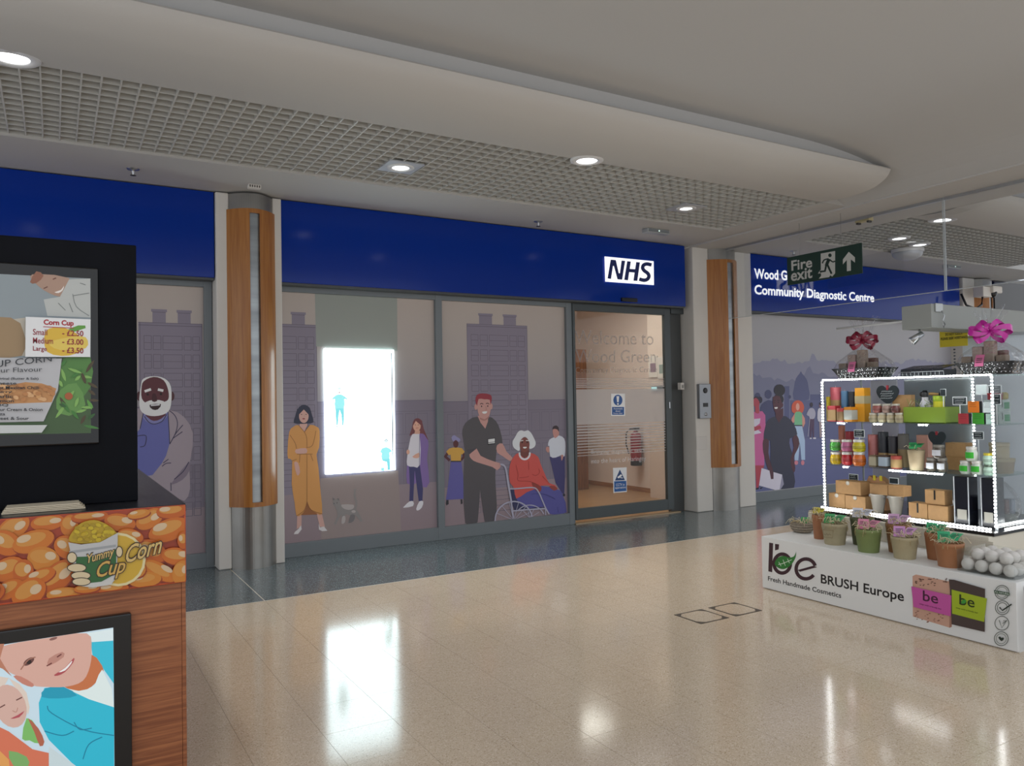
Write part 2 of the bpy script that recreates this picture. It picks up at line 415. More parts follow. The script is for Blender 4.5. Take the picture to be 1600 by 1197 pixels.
# ---- downlights
LENS = mat('#ffffff', .3, emit=LAMP); RIM = mat('#dedede', .35); PLATE = mat('#c4c6ca', .4, metal=.3)
SPOTW = 95.0
def downlight(px, py, z, label, plate=False, r=.088):
    p = at(px, py, Z=z)
    t = thing('downlight', label, 'ceiling light', (p.x, p.y, z), 'round recessed downlights')
    b = B()
    if plate: B().box(p.x - .15, p.x + .15, p.y - .15, p.y + .15, z - .006, z + .004, PLATE).build('mounting_plate', t)
    b.lathe([(r * .8, -.003), (r * .82, -.012), (r * 1.12, -.014), (r * 1.28, -.008), (r * 1.3, 0), (r * 1.3, .012), (r * .8, .012)], RIM, (p.x, p.y, z), 28).build('rim', t)
    B().lathe([(1e-5, -.011), (r * .6, -.010), (r * .8, -.006), (r * .8, .008)], LENS, (p.x, p.y, z), 24).build('lens', t)
    ld = bpy.data.lights.new('downlight_beam', 'SPOT'); ld.energy = SPOTW; ld.spot_size = math.radians(96); ld.spot_blend = .9; ld.shadow_soft_size = r; ld.color = (1, .96, .9)
    lo = bpy.data.objects.new('downlight_beam', ld); COL.objects.link(lo); lo.parent = t; lo.location = (0, 0, -.03)
downlight(18, 88, 3.425, 'downlight at the left photo edge on the curved bulkhead', r=.11)
downlight(917, 250, 3.42, 'downlight on the bulkhead edge above the NHS window graphics', r=.105)
downlight(626, 261, 3.432, 'downlight on a square plate in the metal ceiling grid', True)
downlight(1072, 325, 3.432, 'downlight in the metal grid nearest the glass entrance door', True, r=.08)
downlight(1405, 372, 3.432, 'downlight in the far grid left of the ceiling dome', r=.1)
downlight(1437, 382, 3.432, 'downlight in the far grid directly above the ceiling dome', r=.1)
downlight(1474, 343, 3.42, 'downlight on the bulkhead beyond the glass screen', r=.12)
# dome, sprinklers, sensors
p = at(1440, 386, Z=ZC); t = thing('ceiling_dome', 'frosted white dome under the far ceiling grid', 'ceiling dome', (p.x, p.y + .2, ZC))
FROST = mat('#b9bcc2', .35)
prof = [(1e-5, -.15)] + [(.19 * math.sin(a), -.05 - .10 * math.cos(a)) for a in [k * math.pi / 2 / 8 for k in range(1, 9)]] + [(.19, 0)]
B().lathe(prof, FROST, (p.x, p.y + .2, ZC), 28).build('diffuser', t)
B().lathe([(.2, -.04), (.205, -.03), (.205, .004)], RIM, (p.x, p.y + .2, ZC), 28).build('collar', t)
def sprinkler(px, py, label):
    p = at(px, py, Z=ZC); t = thing('sprinkler', label, 'sprinkler', (p.x, p.y, ZC), 'ceiling sprinklers')
    c = (p.x, p.y, ZC)
    B().lathe([(.05, 0), (.046, -.006), (.012, -.012), (.011, -.03), (.006, -.05)], ALU, c, 16).build('escutcheon', t)
    B().lathe([(.006, -.05), (.024, -.052), (.024, -.055), (1e-5, -.056)], mat('#55514b', .4, metal=.6), c, 12).build('deflector', t)
sprinkler(208, 264, 'small sprinkler head above the left blue fascia'); sprinkler(841, 346, 'small sprinkler head above the blue NHS fascia'); sprinkler(1240, 392, 'small sprinkler head seen through the glass screen')
p = at(397, 289, Z=ZC); t = thing('air_sensor', 'small white vented sensor above the wooden pillar', 'sensor', (p.x, p.y, ZC))
B().box(p.x - .055, p.x + .055, p.y - .03, p.y + .03, ZC - .035, ZC, WHITE, .004).build('housing', t)
b = B()
for k in range(5): b.box(p.x - .045 + k * .02, p.x - .035 + k * .02, p.y - .032, p.y - .028, ZC - .028, ZC - .008, mat('#4b4742'))
b.build('vent_slots', t)
for (px, py), lab in (((1025, 359), 'grey emergency light box above the entrance door'), ((1487, 415), 'grey emergency light box beyond the glass screen')):
    p = at(px, py, Z=ZC); t = thing('emergency_light', lab, 'emergency light', (p.x, p.y, ZC), 'ceiling emergency lights')
    B().box(p.x - .17, p.x + .17, p.y - .05, p.y + .05, ZC - .05, ZC, mat('#a6a9ab', .4), .008).build('housing', t)
    B().box(p.x - .15, p.x + .15, p.y - .055, p.y - .048, ZC - .04, ZC - .012, mat('#7d8488', .15)).build('diffuser', t)
    B().box(p.x - .005, p.x + .005, p.y - .058, p.y - .054, ZC - .03, ZC - .018, mat('#d7ffe6', .3, emit=2)).build('indicator', t)
p = at(1350, 341, Z=ZC - .022); t = thing('beam_detector', 'yellowed plastic device stuck under the ceiling beam', 'detector', (p.x, p.y, ZC - .022))
YEL = mat('#cdbb86', .5)
B().box(p.x - .04, p.x + .04, p.y - .085, p.y + .085, ZC - .062, ZC - .022, YEL, .004).build('housing', t)
for s_ in (-1, 1): B().box(p.x - .03, p.x + .02, p.y + s_ * .065 - .014, p.y + s_ * .065 + .014, ZC - .082, ZC - .06, mat('#2b2620')).build('foot', t)

# ---- shopfront wall above and around
BLUE = mat('#0838a4', .12, g=.78, spec=.26, coat=.0)
wb = B().box(XL, 4.6, 7.62, 7.74, 0, 3.55, mat('#6d6a66')).box(4.6, 5.27, 7.64, 7.74, 0, 3.55, mat('#6d6a66')).box(5.27, 7.05, 7.62, 7.74, 2.66, 3.55, mat('#6d6a66')).box(7.05, XR, 7.62, 7.74, 0, 3.55, mat('#6d6a66'))
wall = wb.build('wall_back', None, 'structure', 'shopfront wall behind the glazing')
def fascia(x0, x1, label):
    t = thing('fascia_sign', label, 'shop sign', ((x0 + x1) / 2, YS + .08, 2.64))
    B().box(x0, x1, YS, YS + .2, 2.64, 3.42, BLUE, .004).build('fascia_panel', t)
    B().box(x0, x1, YS + .02, YS + .2, 2.622, 2.64, DARKF).build('fascia_soffit', t)
    return t
fascia(XL, 1.262, 'blank blue fascia left of the wooden pillar')
f1 = fascia(1.86, 6.985, 'long blue fascia carrying the NHS logo')
f2 = fascia(8.17, 13.2, 'blue fascia lettered Wood Green Community Diagnostic Centre')
# NHS lozenge
LITW = mat('#ffffff', .4, emit=.9); NBLUE = mat('#12246e', .4, g=.9)
f = Fig((940, 390, 17.1), Y=YS, d0=.02); f.poly(LITW, [(50, 190), (1362, 318), (1370, 955), (68, 862)])
lg = f.build('logo_panel', f1, 'lit white rectangular logo panel')
f = Fig((940, 390, 17.1), Y=YS, d0=.021)
f.poly(NBLUE, [(215, 275), (352, 288), (430, 640), (460, 640), (505, 300), (600, 308), (520, 812), (395, 800), (300, 445), (275, 445), (222, 792), (130, 778)])
f.poly(NBLUE, [(655, 318), (752, 326), (722, 522), (866, 532), (895, 340), (995, 350), (925, 845), (820, 838), (852, 622), (708, 610), (675, 828), (575, 815)])
f.line(NBLUE, [(1305, 420), (1180, 392), (1090, 425), (1068, 500), (1110, 570), (1200, 640), (1235, 720), (1190, 800), (1100, 825), (975, 795)], 95, 6)
f.build('logo_letters', f1, 'dark blue italic letters NHS')
b = B().box(5.93, 6.17, YS - .03, YS + .01, 2.655, 2.70, BLACK, .006); b.build('door_sensor', f1, label='black door motion sensor')
# lettering on the right fascia
f = Fig((1160, 320, 3.636), Y=YS, d0=.02)
f.text(LITW, 'Wood Green', (62, 421), (338, 437), (60, 362), bold=.026)
f.text(LITW, 'Community Diagnostic Centre', (62, 526), (742, 569), (62, 454), bold=.026)
f.build('lettering', f2, 'lit white shop lettering')

# ---- pillars
WOODV = grain('oak_vertical', '#a9682a', '#be7f3c', 'Z', .35, 8, g=.85, coat=.15)
def pillar(name, x0, x1, lpier, rpier, label):
    """x0..x1 = metal column between two white piers"""
    o = struct(name, label, ((x0 + x1) / 2, 7.45, 0))
    cx, hw = (x0 + x1) / 2, (x1 - x0) / 2
    def fr(t, d): return (cx + hw * t, 7.365 - .125 * (1 - t * t) - d)
    def shell(t0, t1, d, z0, z1, m, th=.02, n=10):
        ts = [t0 + (t1 - t0) * k / n for k in range(n + 1)]
        out = [fr(t, d) for t in ts] + [fr(t, d - th) for t in ts[::-1]]
        return B().prism(out, lambda u, v, w2: (u, v, w2), z0, z1, m)
    shell(-1, 1, 0, 0, 3.41, STEEL, .03, 20).build('metal_column', o, label='curved brushed steel column')
    k = 1.06
    shell(-1.12, -.22, .03, .56, 3.265, WOODV).build('wood_panel', o); shell(.24, 1.1, .03, .56, 3.265, WOODV).build('wood_panel', o)
    shell(-.22, .24, .03, .56, .60, WOODV).build('wood_rail', o); shell(-.22, .24, .03, 3.225, 3.265, WOODV).build('wood_rail', o)
    shell(-.22, .24, .006, .60, 3.225, mat('#94999c', .3, metal=.8, noise=(3, .3), stretch=(.3, .3, 2.5)), .004).build('steel_strip', o, label='polished steel strip')
    B().box(*lpier, 7.365, 7.62, 0, 3.42, WHITE, .012).build('pier', o); B().box(*rpier, 7.365, 7.62, 0, 3.42, WHITE, .008).build('pier', o)
    return o
pillar('trim_1', 1.385, 1.775, (1.27, 1.385), (1.775, 1.858), 'curved steel and oak pillar between white piers, left of the window graphics')
p2 = pillar('trim_2', 7.36, 7.85, (7.085, 7.36), (7.85, 8.15), 'curved steel and oak pillar between white piers, right of the entrance door')
pillar('trim_3', 13.6, 14.05, (13.25, 13.6), (14.05, 14.15), 'far oak pillar beyond the cosmetics stand')
B().box(14.2, XR, 7.35, 7.6, 2.3, 3.42, mat('#17181c', .25), .004).build('dark_fascia', wall, label='black shop fascia far right')
B().box(13.9, XR, 7.45, 7.6, 0, 2.3, mat('#3a3d42', .3)).build('far_shopfront', wall)
# small wall fittings
c = at(1098, 628, Y=7.365); t = thing('door_intercom', 'grey steel intercom panel on the white pier', 'intercom', (c.x, 7.36, 1.2))
B().box(c.x - .1, c.x + .1, 7.315, 7.367, 1.2, 1.645, mat('#8d9095', .35, metal=.6), .006).build('housing', t)
B().lathe([(.035, 0), (.035, -.008), (.028, -.012), (1e-5, -.008)], BLACK, (c.x, 7.316, 1.56), 16, 'Y').build('camera_lens', t)
B().box(c.x - .04, c.x + .04, 7.310, 7.317, 1.35, 1.40, BLACK).build('display', t)
B().lathe([(.022, 0), (.02, -.008), (1e-5, -.01)], ALU, (c.x, 7.316, 1.255), 14, 'Y').build('call_button', t)
c = at(1096, 691, Y=7.365); t = thing('blank_wall_plate', 'white square blank plate below the intercom', 'wall plate', (c.x, 7.365, .79))
B().box(c.x - .095, c.x + .095, 7.355, 7.367, .80, .97, mat('#d3cfca', .5), .003).build('plate', t)
c = at(1064, 604, Y=7.5); t = thing('door_contact_box', 'small white contact box on the door jamb', 'sensor', (c.x, 7.5, c.z - .03))
B().box(c.x - .03, c.x + .03, 7.47, 7.53, c.z - .04, c.z + .05, WHITE, .004).build('housing', t)
B().box(c.x - .01, c.x + .012, 7.464, 7.471, c.z - .02, c.z + .02, mat('#8b8a87')).build('switch', t)
# ================================================================== WINDOWS WITH PRINTED FILM
GF = 1.33
FILM = ramp_z('film_sky', ((0, '#8b7b80'), (.22, '#8d7f86'), (.45, '#857f8a'), (.75, '#a29a97'), (1, '#b0a49c')), .13, 2.58, g=GF)
FILMR = ramp_z('film_park', ((0, '#565c83'), (.3, '#5f648a'), (.55, '#7e7f97'), (.8, '#9a9aa1'), (1, '#a3a3a8')), .13, 2.58, g=GF)
def window(n, x0, x1, film, label, fl=.0, frr=.0, head=True):
    o = struct('window_%d' % n, label, ((x0 + x1) / 2, YF, 0))
    B().box(x0, x1, YP, YP + .012, .12, 2.6 if head else 2.7, film).build('pane', o, label='glass pane covered in printed film')
    if head: B().box(x0, x1, YF, YF + .055, 2.573, 2.625, GREYF, .003).build('head_rail', o)
    B().box(x0, x1, YF, YF + .055, 0, .135, GREYF, .003).build('sill_rail', o)
    if fl: B().box(x0 - .0, x0 + fl, YF - .004, YF + .055, .0, 2.625, GREYF, .003).build('mullion', o)
    if frr: B().box(x1 - frr, x1, YF - .004, YF + .055, .0, 2.625, GREYF, .003).build('mullion', o)
    return o
w1 = window(1, XL, 1.265, FILM, 'window left of the pillar with a printed bearded man', 0, .07)
w2 = window(2, 1.85, 3.608, FILM, 'window with a bright screen, printed women and a cat', .0, .076)
w3 = window(3, 3.608, 5.312, FILM, 'window with a printed carer and wheelchair user', 0, .081)
w4 = window(4, 8.15, 13.25, FILMR, 'window right of the second pillar with a printed crowd', head=False)
TB, TL_ = '#7e7685', '#696270'
def tower(px0, px1, pytop, cols, rows, boxes, u0=0., u1=1., zb=.55, row_h=.168, name='printed_tower', parent=None, roofpx=None, lw=.006):
    """tower block drawn in wall coordinates; u0..u1 = visible share of its width"""
    a = at(px0, pytop, Y=YP); c = at(px1, pytop, Y=YP); W = (c.x - a.x); zt = a.z; b = B()
    m, ml = mat(TB, .45, g=GF), mat(TL_, .45, g=GF)
    def q(x0, x1, z0, z1, mm, d): b.add([(x0, YP - d, z0), (x1, YP - d, z0), (x1, YP - d, z1), (x0, YP - d, z1)], [(0, 1, 2, 3)], mm)
    X = lambda u: a.x + W * (u - u0) / (u1 - u0)
    cl = lambda u: min(max(u, u0), u1)
    q(X(u0), X(u1), zb, zt, m, .0003); q(X(u0), X(u1), zt - .03, zt - .022, ml, .0005)
    for k in range(2):
        if k == 1 and u1 >= 1: q(X(1) - lw, X(1), zb, zt, ml, .0005)
        if k == 0 and u0 <= 0: q(X(0), X(0) + lw, zb, zt, ml, .0005)
    q(X(u0), X(u1), zt - lw, zt, ml, .0005)
    for bx0, bx1 in boxes:
        if bx1 < u0 or bx0 > u1: continue
        q(X(bx0), X(bx1), zt, zt + .095, m, .0003); q(X(bx0) - .01, X(bx1) + .01, zt + .095, zt + .12, m, .0003); q(X(bx0), X(bx1), zt + .09, zt + .096, ml, .0005)
    for r in range(rows):
        z1 = zt - .12 - r * row_h; z0 = z1 - row_h * .74
        for c0, c1 in cols:
            if c1 <= u0 or c0 >= u1: continue
            x0, x1 = X(cl(c0)), X(cl(c1))
            for zz in (z0, z1, (z0 + z1) / 2): q(x0, x1, zz - lw / 2, zz + lw / 2, ml, .0006)
            for xx in (x0, x1): q(xx - lw / 2, xx + lw / 2, z0, z1, ml, .0006)
    return b.build(name, parent)
COLS = ((.067, .18), (.21, .33), (.36, .67), (.70, .815), (.84, .953)); BOX = ((.2, .41), (.6, .81))
SHADE = mat('#766e7c', .45, g=GF); SLINE = mat('#686170', .45, g=GF); SLINE2 = mat('#6a6371', .45, g=GF)
def terrace(x0, x1, z0, z1, parent):
    """pale printed house front with doors and sash outlines"""
    b = B()
    def q(a, c, d, e, mm, k): b.add([(a, YP - k, d), (c, YP - k, d), (c, YP - k, e), (a, YP - k, e)], [(0, 1, 2, 3)], mm)
    q(x0, x1, z0, z1, SHADE, .00015); q(x0, x1, z1 - .006, z1, SLINE, .0002)
    for zz in (z1 - .12, z1 - .36, z1 - .45): q(x0, x1, zz, zz + .005, SLINE, .0002)
    n = max(1, int((x1 - x0) / .42))
    for i in range(n):
        xx = x0 + (i + .12) * (x1 - x0) / n; wq = (x1 - x0) / n * .72
        for (a, c) in ((0, .3), (.36, .64), (.7, 1)):
            for zb_, zt_ in ((z1 - .35, z1 - .14), (z0, z1 - .5)):
                q(xx + wq * a, xx + wq * a + .005, zb_, zt_, SLINE, .0002); q(xx + wq * c - .005, xx + wq * c, zb_, zt_, SLINE, .0002); q(xx + wq * a, xx + wq * c, zt_ - .005, zt_, SLINE, .0002)
    return b.build('printed_terrace', parent)
terrace(-1.2, 1.19, .55, 1.48, w1); terrace(1.86, 3.53, .62, 1.50, w2); terrace(3.61, 5.22, .55, 1.48, w3)
tower(216, 316, 503, COLS, 10, BOX, -.02, 1., name='printed_tower', parent=w1, zb=.95)
tower(441, 494.6, 506, COLS, 9, BOX, .45, 1., zb=.6, parent=w2)
tower(729, 823.5, 505.5, COLS, 12, BOX, parent=w3, zb=.5)
# translucent grey band where the room shows behind the film, and the lit screen
f = Fig((430, 430, 2.785), g=GF, Y=YP, d0=.0010)
f.poly('#8d928c', [(172, 62), (530, 82), (532, 330), (178, 310)]); f.poly('#8f817f', [(196, 885), (535, 850), (548, 1112), (200, 1150)])
f.build('film_tint', w2)
SCRM = mat('#d9f0ff', .4, emit=6.5)
a, c = at(505.5, 545, Y=YP), at(617, 742, Y=YP); zb_ = at(505, 741.5, Y=YP).z
scr = B().box(a.x, c.x, YP - .022, YP - .002, zb_ + .0, a.z, SCRM, .003).build('lit_screen', w2, label='bright white glowing screen')
B().box(c.x - .034, c.x - .022, YP - .0245, YP - .0225, zb_ + .12, a.z - .03, mat('#6f8088', .5)).build('screen_edge', scr)
f = Fig((500, 580, 4.789), rough=.5, emit=.9, Y=YP - .0225, d0=.0006)
CY, CY2 = '#8fd9dd', '#78ccd4'
f.poly(CY, [(118, 180), (145, 172), (172, 180), (205, 205), (198, 214), (182, 210), (180, 280), (112, 280), (112, 212), (98, 214), (90, 205)], 2)
f.poly(CY2, [(114, 280), (180, 280), (180, 345), (176, 405), (165, 405), (160, 330), (147, 292), (140, 330), (133, 405), (122, 405), (118, 345)])
f.ell('#c9e6de', 144, 130, 14, 10); f.ell('#8d4d4a', 145, 160, 8, 5); f.ell('#dff0f2', 144, 145, 9, 12); f.poly('#8aa9b0', [(122, 410), (134, 410), (132, 420), (124, 420)]); f.poly('#8aa9b0', [(166, 408), (176, 408), (178, 417), (168, 417)])
f.poly(CY, [(462, 578), (495, 568), (520, 578), (540, 602), (520, 610), (520, 660), (462, 665), (460, 612), (450, 610)], 2)
f.poly(CY2, [(466, 660), (522, 655), (526, 740), (505, 740), (500, 680), (468, 672)]); f.ell('#3f6a74', 495, 520, 13, 13); f.ell('#d9eef2', 495, 521, 8, 8); f.rect(CY, 456, 722, 480, 745)
f.build('screen_figures', scr)
# ---- woman in mustard coat (tf A)
A = (440, 620, 5.4375)
SK, SKs = '#c39a90', '#a97f74'
f = Fig(A, g=GF, Y=YP, d0=.002)
f.poly(SK, [(133, 985), (170, 985), (168, 1100), (128, 1125)]); f.poly(SK, [(295, 985), (340, 985), (368, 1105), (325, 1105)])
f.poly('#cfcacb', [(165, 1092), (170, 1125), (140, 1165), (103, 1168), (112, 1148), (140, 1125)]); f.poly('#cfcacb', [(315, 1075), (325, 1110), (360, 1102), (388, 1138), (345, 1142), (316, 1128)])
f.poly('#8f5a35', [(160, 1006), (215, 880), (305, 1000)])
f.poly('#c68d4f', [(142, 240), (95, 258), (64, 300), (50, 450), (55, 525), (90, 545), (85, 740), (110, 900), (126, 1012), (168, 1000), (200, 955), (215, 890), (240, 950), (290, 985), (345, 995), (330, 800), (312, 600), (296, 490), (318, 430), (322, 290), (298, 255), (240, 238), (192, 300)], 2)
f.poly(SK, [(162, 205), (214, 205), (218, 240), (192, 298), (150, 245)])
f.poly('#2c2e42', [(165, 75), (132, 110), (115, 165), (103, 222), (165, 230), (210, 228), (270, 218), (256, 150), (236, 92), (200, 70)], 2)
f.ell(SK, 188, 165, 41, 58); f.poly('#2c2e42', [(146, 152), (188, 108), (230, 152), (240, 95), (190, 70), (128, 108)])
f.ell('#8c3038', 187, 187, 12, 5); f.ell('#3c2a2a', 168, 150, 6, 3); f.ell('#3c2a2a', 207, 150, 6, 3); f.line(SKs, [(190, 150), (196, 170), (186, 172)], 2)
f.poly(SK, [(118, 448), (205, 436), (216, 470), (195, 482), (125, 482)], 2); f.poly(SK, [(105, 560), (138, 560), (156, 640), (130, 668)], 2)
for l in ([(142, 240), (192, 300), (212, 350), (215, 430)], [(215, 490), (215, 890)], [(130, 487), (262, 486)], [(70, 325), (112, 390), (126, 440)], [(290, 290), (262, 410), (210, 432)], [(155, 490), (150, 560)], [(245, 490), (266, 545)], [(88, 545), (126, 530)], [(192, 300), (236, 242)], [(215, 890), (190, 965), (126, 1012)], [(215, 890), (250, 960), (345, 995)]): f.line('#8a5c34', l, 4, 4)
f.build('printed_figure', w2, 'printed woman in a mustard coat')
# ---- pregnant woman in purple, cat
Bz = (500, 580, 4.789)
f = Fig(Bz, g=GF, Y=YP, d0=.002)
f.poly('#7a629b', [(690, 470), (670, 560), (652, 700), (650, 838), (720, 838), (740, 720), (770, 868), (818, 832), (800, 660), (812, 560), (800, 490), (770, 465)], 2)
f.poly('#3c3a66', [(664, 690), (745, 690), (770, 880), (766, 972), (738, 972), (708, 740), (697, 972), (668, 972), (672, 850)])
f.poly('#cfcbd3', [(690, 472), (745, 468), (748, 700), (700, 715), (652, 705), (652, 640), (668, 540)], 2)
f.poly('#6d3a3f', [(705, 362), (735, 352), (762, 375), (775, 430), (812, 520), (790, 490), (770, 468), (700, 468), (668, 485), (686, 430), (692, 395)], 2)
f.poly('#c99b88', [(712, 440), (748, 445), (746, 470), (705, 470)]); f.ell('#cf9f8b', 724, 410, 29, 40); f.poly('#6d3a3f', [(694, 410), (716, 372), (760, 410), (764, 372), (735, 352), (703, 362)])
f.ell('#cf9f8b', 658, 605, 12, 18); f.poly('#cf9f8b', [(690, 640), (738, 610), (745, 640), (720, 652)], 2); f.line('#b05d57', [(716, 427), (735, 424)], 4)
f.ell('#3a2a2a', 712, 402, 3, 3); f.ell('#3a2a2a', 734, 402, 3, 3)
f.poly('#d2cfd5', [(668, 975), (697, 975), (694, 1010), (625, 1022), (630, 1010)], 2); f.poly('#d2cfd5', [(742, 975), (772, 975), (762, 1018), (735, 1042), (718, 1032)], 2)
f.line('#4c3d72', [(745, 470), (742, 720)], 3)
f.build('printed_figure', w2, 'printed pregnant woman in a purple cardigan')
f = Fig(Bz, g=GF, Y=YP, d0=.0035)
CT, CTd, CTl = '#85807f', '#6f6b6d', '#a79f9e'
f.line(CT, [(262, 880), (258, 930), (272, 985), (262, 1040)], 15, 5)
f.poly(CT, [(110, 1000), (150, 985), (165, 1020), (210, 1038), (265, 1030), (300, 1080), (316, 1120), (300, 1126), (278, 1092), (255, 1075), (262, 1105), (240, 1130), (205, 1135), (225, 1100), (215, 1075), (185, 1075), (190, 1130), (165, 1140), (160, 1075), (140, 1105), (120, 1145), (104, 1140), (130, 1080), (120, 1035)], 2)
f.ell(CT, 122, 985, 27, 28); f.poly(CTd, [(96, 968), (92, 945), (112, 958)]); f.poly(CTd, [(122, 955), (140, 950), (145, 972)])
f.poly(CTl, [(160, 998), (250, 1000), (245, 1030), (210, 1038), (172, 1025)], 2); f.ell(CTl, 250, 1050, 16, 10); f.poly(CTd, [(228, 1075), (260, 1078), (250, 1120), (215, 1135)], 2); f.poly(CTl, [(165, 1090), (188, 1085), (186, 1130), (160, 1142)], 2)
f.ell('#3d393c', 104, 990, 3, 4); f.ell('#3d393c', 126, 985, 3, 4)
f.build('printed_cat', w2, 'printed grey and white cat')
# ---- carer with red hair (tf C)
Cz = (690, 600, 5.436)
NS, NSs = '#bd8f88', '#a5766f'; TN = '#4f4b4f'
f = Fig(Cz, g=GF, Y=YP, d0=.002)
f.poly('#2b2b31', [(40, 985), (58, 985), (60, 1020), (40, 1032), (35, 1015)]); f.poly('#2b2b31', [(160, 980), (175, 980), (178, 1015), (162, 1022)])
f.poly('#5b5796', [(78, 655), (165, 655), (182, 780), (190, 975), (36, 985), (55, 850)])
f.poly('#54292f', [(50, 570), (18, 618), (62, 660), (75, 640), (45, 615), (70, 585)]); f.poly('#54292f', [(180, 570), (205, 615), (170, 655), (160, 640), (180, 612), (165, 590)])
f.poly('#c99b45', [(95, 540), (140, 540), (170, 545), (195, 575), (175, 600), (165, 595), (162, 655), (80, 660), (75, 600), (60, 605), (38, 575), (65, 548)])
f.ell('#54292f', 120, 508, 22, 34); f.poly('#8a86ae', [(98, 490), (82, 455), (105, 435), (130, 450), (158, 470), (145, 495), (120, 475)], 2); f.rect('#2b2b31', 78, 652, 165, 662)
f.build('printed_figure', w3, 'printed woman in a yellow top and blue skirt')
f = Fig(Cz, g=GF, Y=YP, d0=.003)
f.poly(TN, [(305, 278), (225, 310), (185, 360), (175, 430), (195, 560), (185, 800), (200, 1180), (305, 1172), (325, 900), (365, 1170), (445, 1160), (468, 1030), (455, 800), (470, 520), (516, 505), (495, 390), (460, 315), (395, 278), (370, 380)], 2)
f.poly(NS, [(305, 270), (395, 270), (392, 320), (370, 380), (330, 330)]); f.poly(NS, [(235, 598), (295, 545), (330, 610), (450, 660), (495, 672), (500, 700), (470, 732), (430, 705), (300, 665), (255, 640)], 2)
f.poly(NS, [(468, 522), (516, 505), (550, 575), (600, 625), (580, 655), (520, 615), (470, 580)], 2)
f.poly('#46424a', [(210, 560), (300, 545), (235, 598)])
f.ell(NS, 290, 195, 13, 26); f.ell(NS, 420, 190, 12, 26)
f.poly(NS, [(302, 130), (412, 130), (415, 220), (400, 275), (370, 300), (335, 295), (308, 240)], 2)
f.poly('#8f2f3c', [(300, 185), (285, 140), (300, 92), (345, 80), (410, 90), (425, 125), (412, 180), (408, 135), (360, 130), (312, 128)], 2)
f.poly(NSs, [(325, 285), (365, 300), (400, 272), (398, 290), (365, 312), (328, 302)], 2)
f.line('#3a2226', [(325, 172), (338, 165), (352, 172)], 6, 4); f.line('#3a2226', [(375, 168), (390, 163), (402, 172)], 6, 4)
f.ell('#2c1d20', 338, 190, 5, 7); f.ell('#2c1d20', 390, 188, 5, 7); f.line(NSs, [(372, 190), (380, 220), (366, 224)], 4); f.poly('#efe6e2', [(342, 236), (384, 232), (376, 250), (352, 252)], 2)
f.poly('#26262b', [(388, 466), (456, 458), (454, 510), (390, 518)]); f.poly('#dcdadb', [(394, 470), (450, 463), (449, 490), (394, 496)]); f.line('#e8e6e6', [(394, 504), (450, 498)], 7)
f.line('#a9a6b4', [(498, 682), (525, 690), (545, 730), (570, 880), (592, 1010)], 14, 5)
f.build('printed_figure', w3, 'printed red haired carer in dark tunic')
# ---- older woman in wheelchair (tf D)
Dz = (780, 650, 7.045)
WCH, BLU = '#a3a1b3', '#514f8f'
f = Fig(Dz, g=GF, Y=YP, d0=.005)
f.poly('#303052', [(115, 805), (180, 800), (200, 900), (420, 1000), (500, 1005), (500, 1025), (165, 1035), (140, 960)])
f.poly(BLU, [(185, 905), (300, 840), (460, 770), (640, 810), (690, 850), (740, 1060), (560, 1080), (500, 1000), (330, 1015), (250, 990)], 2)
f.poly('#c04f49', [(215, 405), (155, 450), (118, 530), (105, 640), (120, 740), (160, 790), (185, 910), (300, 840), (430, 790), (455, 770), (560, 765), (640, 810), (610, 760), (545, 735), (500, 640), (450, 520), (425, 450), (340, 405), (275, 470)], 2)
f.poly('#8b3b35', [(355, 730), (430, 760), (465, 790), (440, 840), (380, 800)], 2); f.poly('#8b3b35', [(545, 775), (600, 770), (640, 800), (600, 822)], 2)
f.poly('#6b3a35', [(238, 355), (325, 355), (330, 430), (275, 465), (230, 430)])
f.poly('#d0d2d6', [(205, 175), (240, 158), (275, 168), (315, 158), (350, 190), (375, 235), (398, 290), (385, 340), (330, 362), (330, 290), (285, 230), (230, 270), (222, 380), (175, 365), (148, 330), (145, 280), (170, 235)], 3)
f.ell('#7a443c', 276, 318, 55, 82); f.poly('#d0d2d6', [(222, 275), (250, 245), (288, 225), (330, 262), (335, 200), (270, 175), (215, 215)], 2)
f.line('#d7d9dd', [(232, 275), (262, 268)], 8); f.line('#d7d9dd', [(290, 270), (322, 272)], 8); f.ell('#2d1a1a', 250, 290, 8, 9); f.ell('#2d1a1a', 305, 290, 8, 9); f.poly('#f0e9e6', [(258, 342), (300, 340), (290, 356), (268, 357)], 2)
for k in range(13):
    a_ = math.pi * (1.02 - 1.04 * k / 12); f.ell('#d6d3d8', 276 + 56 * math.cos(a_), 415 + 62 * math.sin(a_), 11, 12, n=10)
for l in ([(180, 540), (205, 640), (205, 710), (330, 720), (430, 760)], [(320, 500), (322, 590)], [(430, 580), (440, 620), (400, 655), (360, 640)], [(545, 740), (470, 660)], [(215, 680), (300, 672), (320, 660)]): f.line('#93352f', l, 4, 5)
for l in ([(345, 860), (460, 855), (560, 885), (610, 915)], [(640, 1000), (645, 1060)]): f.line('#34336a', l, 4, 5)
f.line(WCH, [(5, 532), (45, 545), (70, 590), (95, 760), (125, 930), (150, 1120)], 17, 5); f.line(WCH, [(110, 802), (180, 800), (370, 788), (430, 840), (470, 930), (510, 1020), (545, 1080)], 14, 5)
f.line(WCH, [(140, 1045), (300, 1030), (505, 1018)], 15); f.line(WCH, [(505, 1018), (505, 1090)], 12)
def arc(cx, cy, r, a0, a1, w_):
    f.line(WCH, [(cx + r * math.cos(a0 + (a1 - a0) * k / 16), cy - r * math.sin(a0 + (a1 - a0) * k / 16)) for k in range(17)], w_)
arc(155, 1145, 205, math.radians(12), math.radians(184), 15)
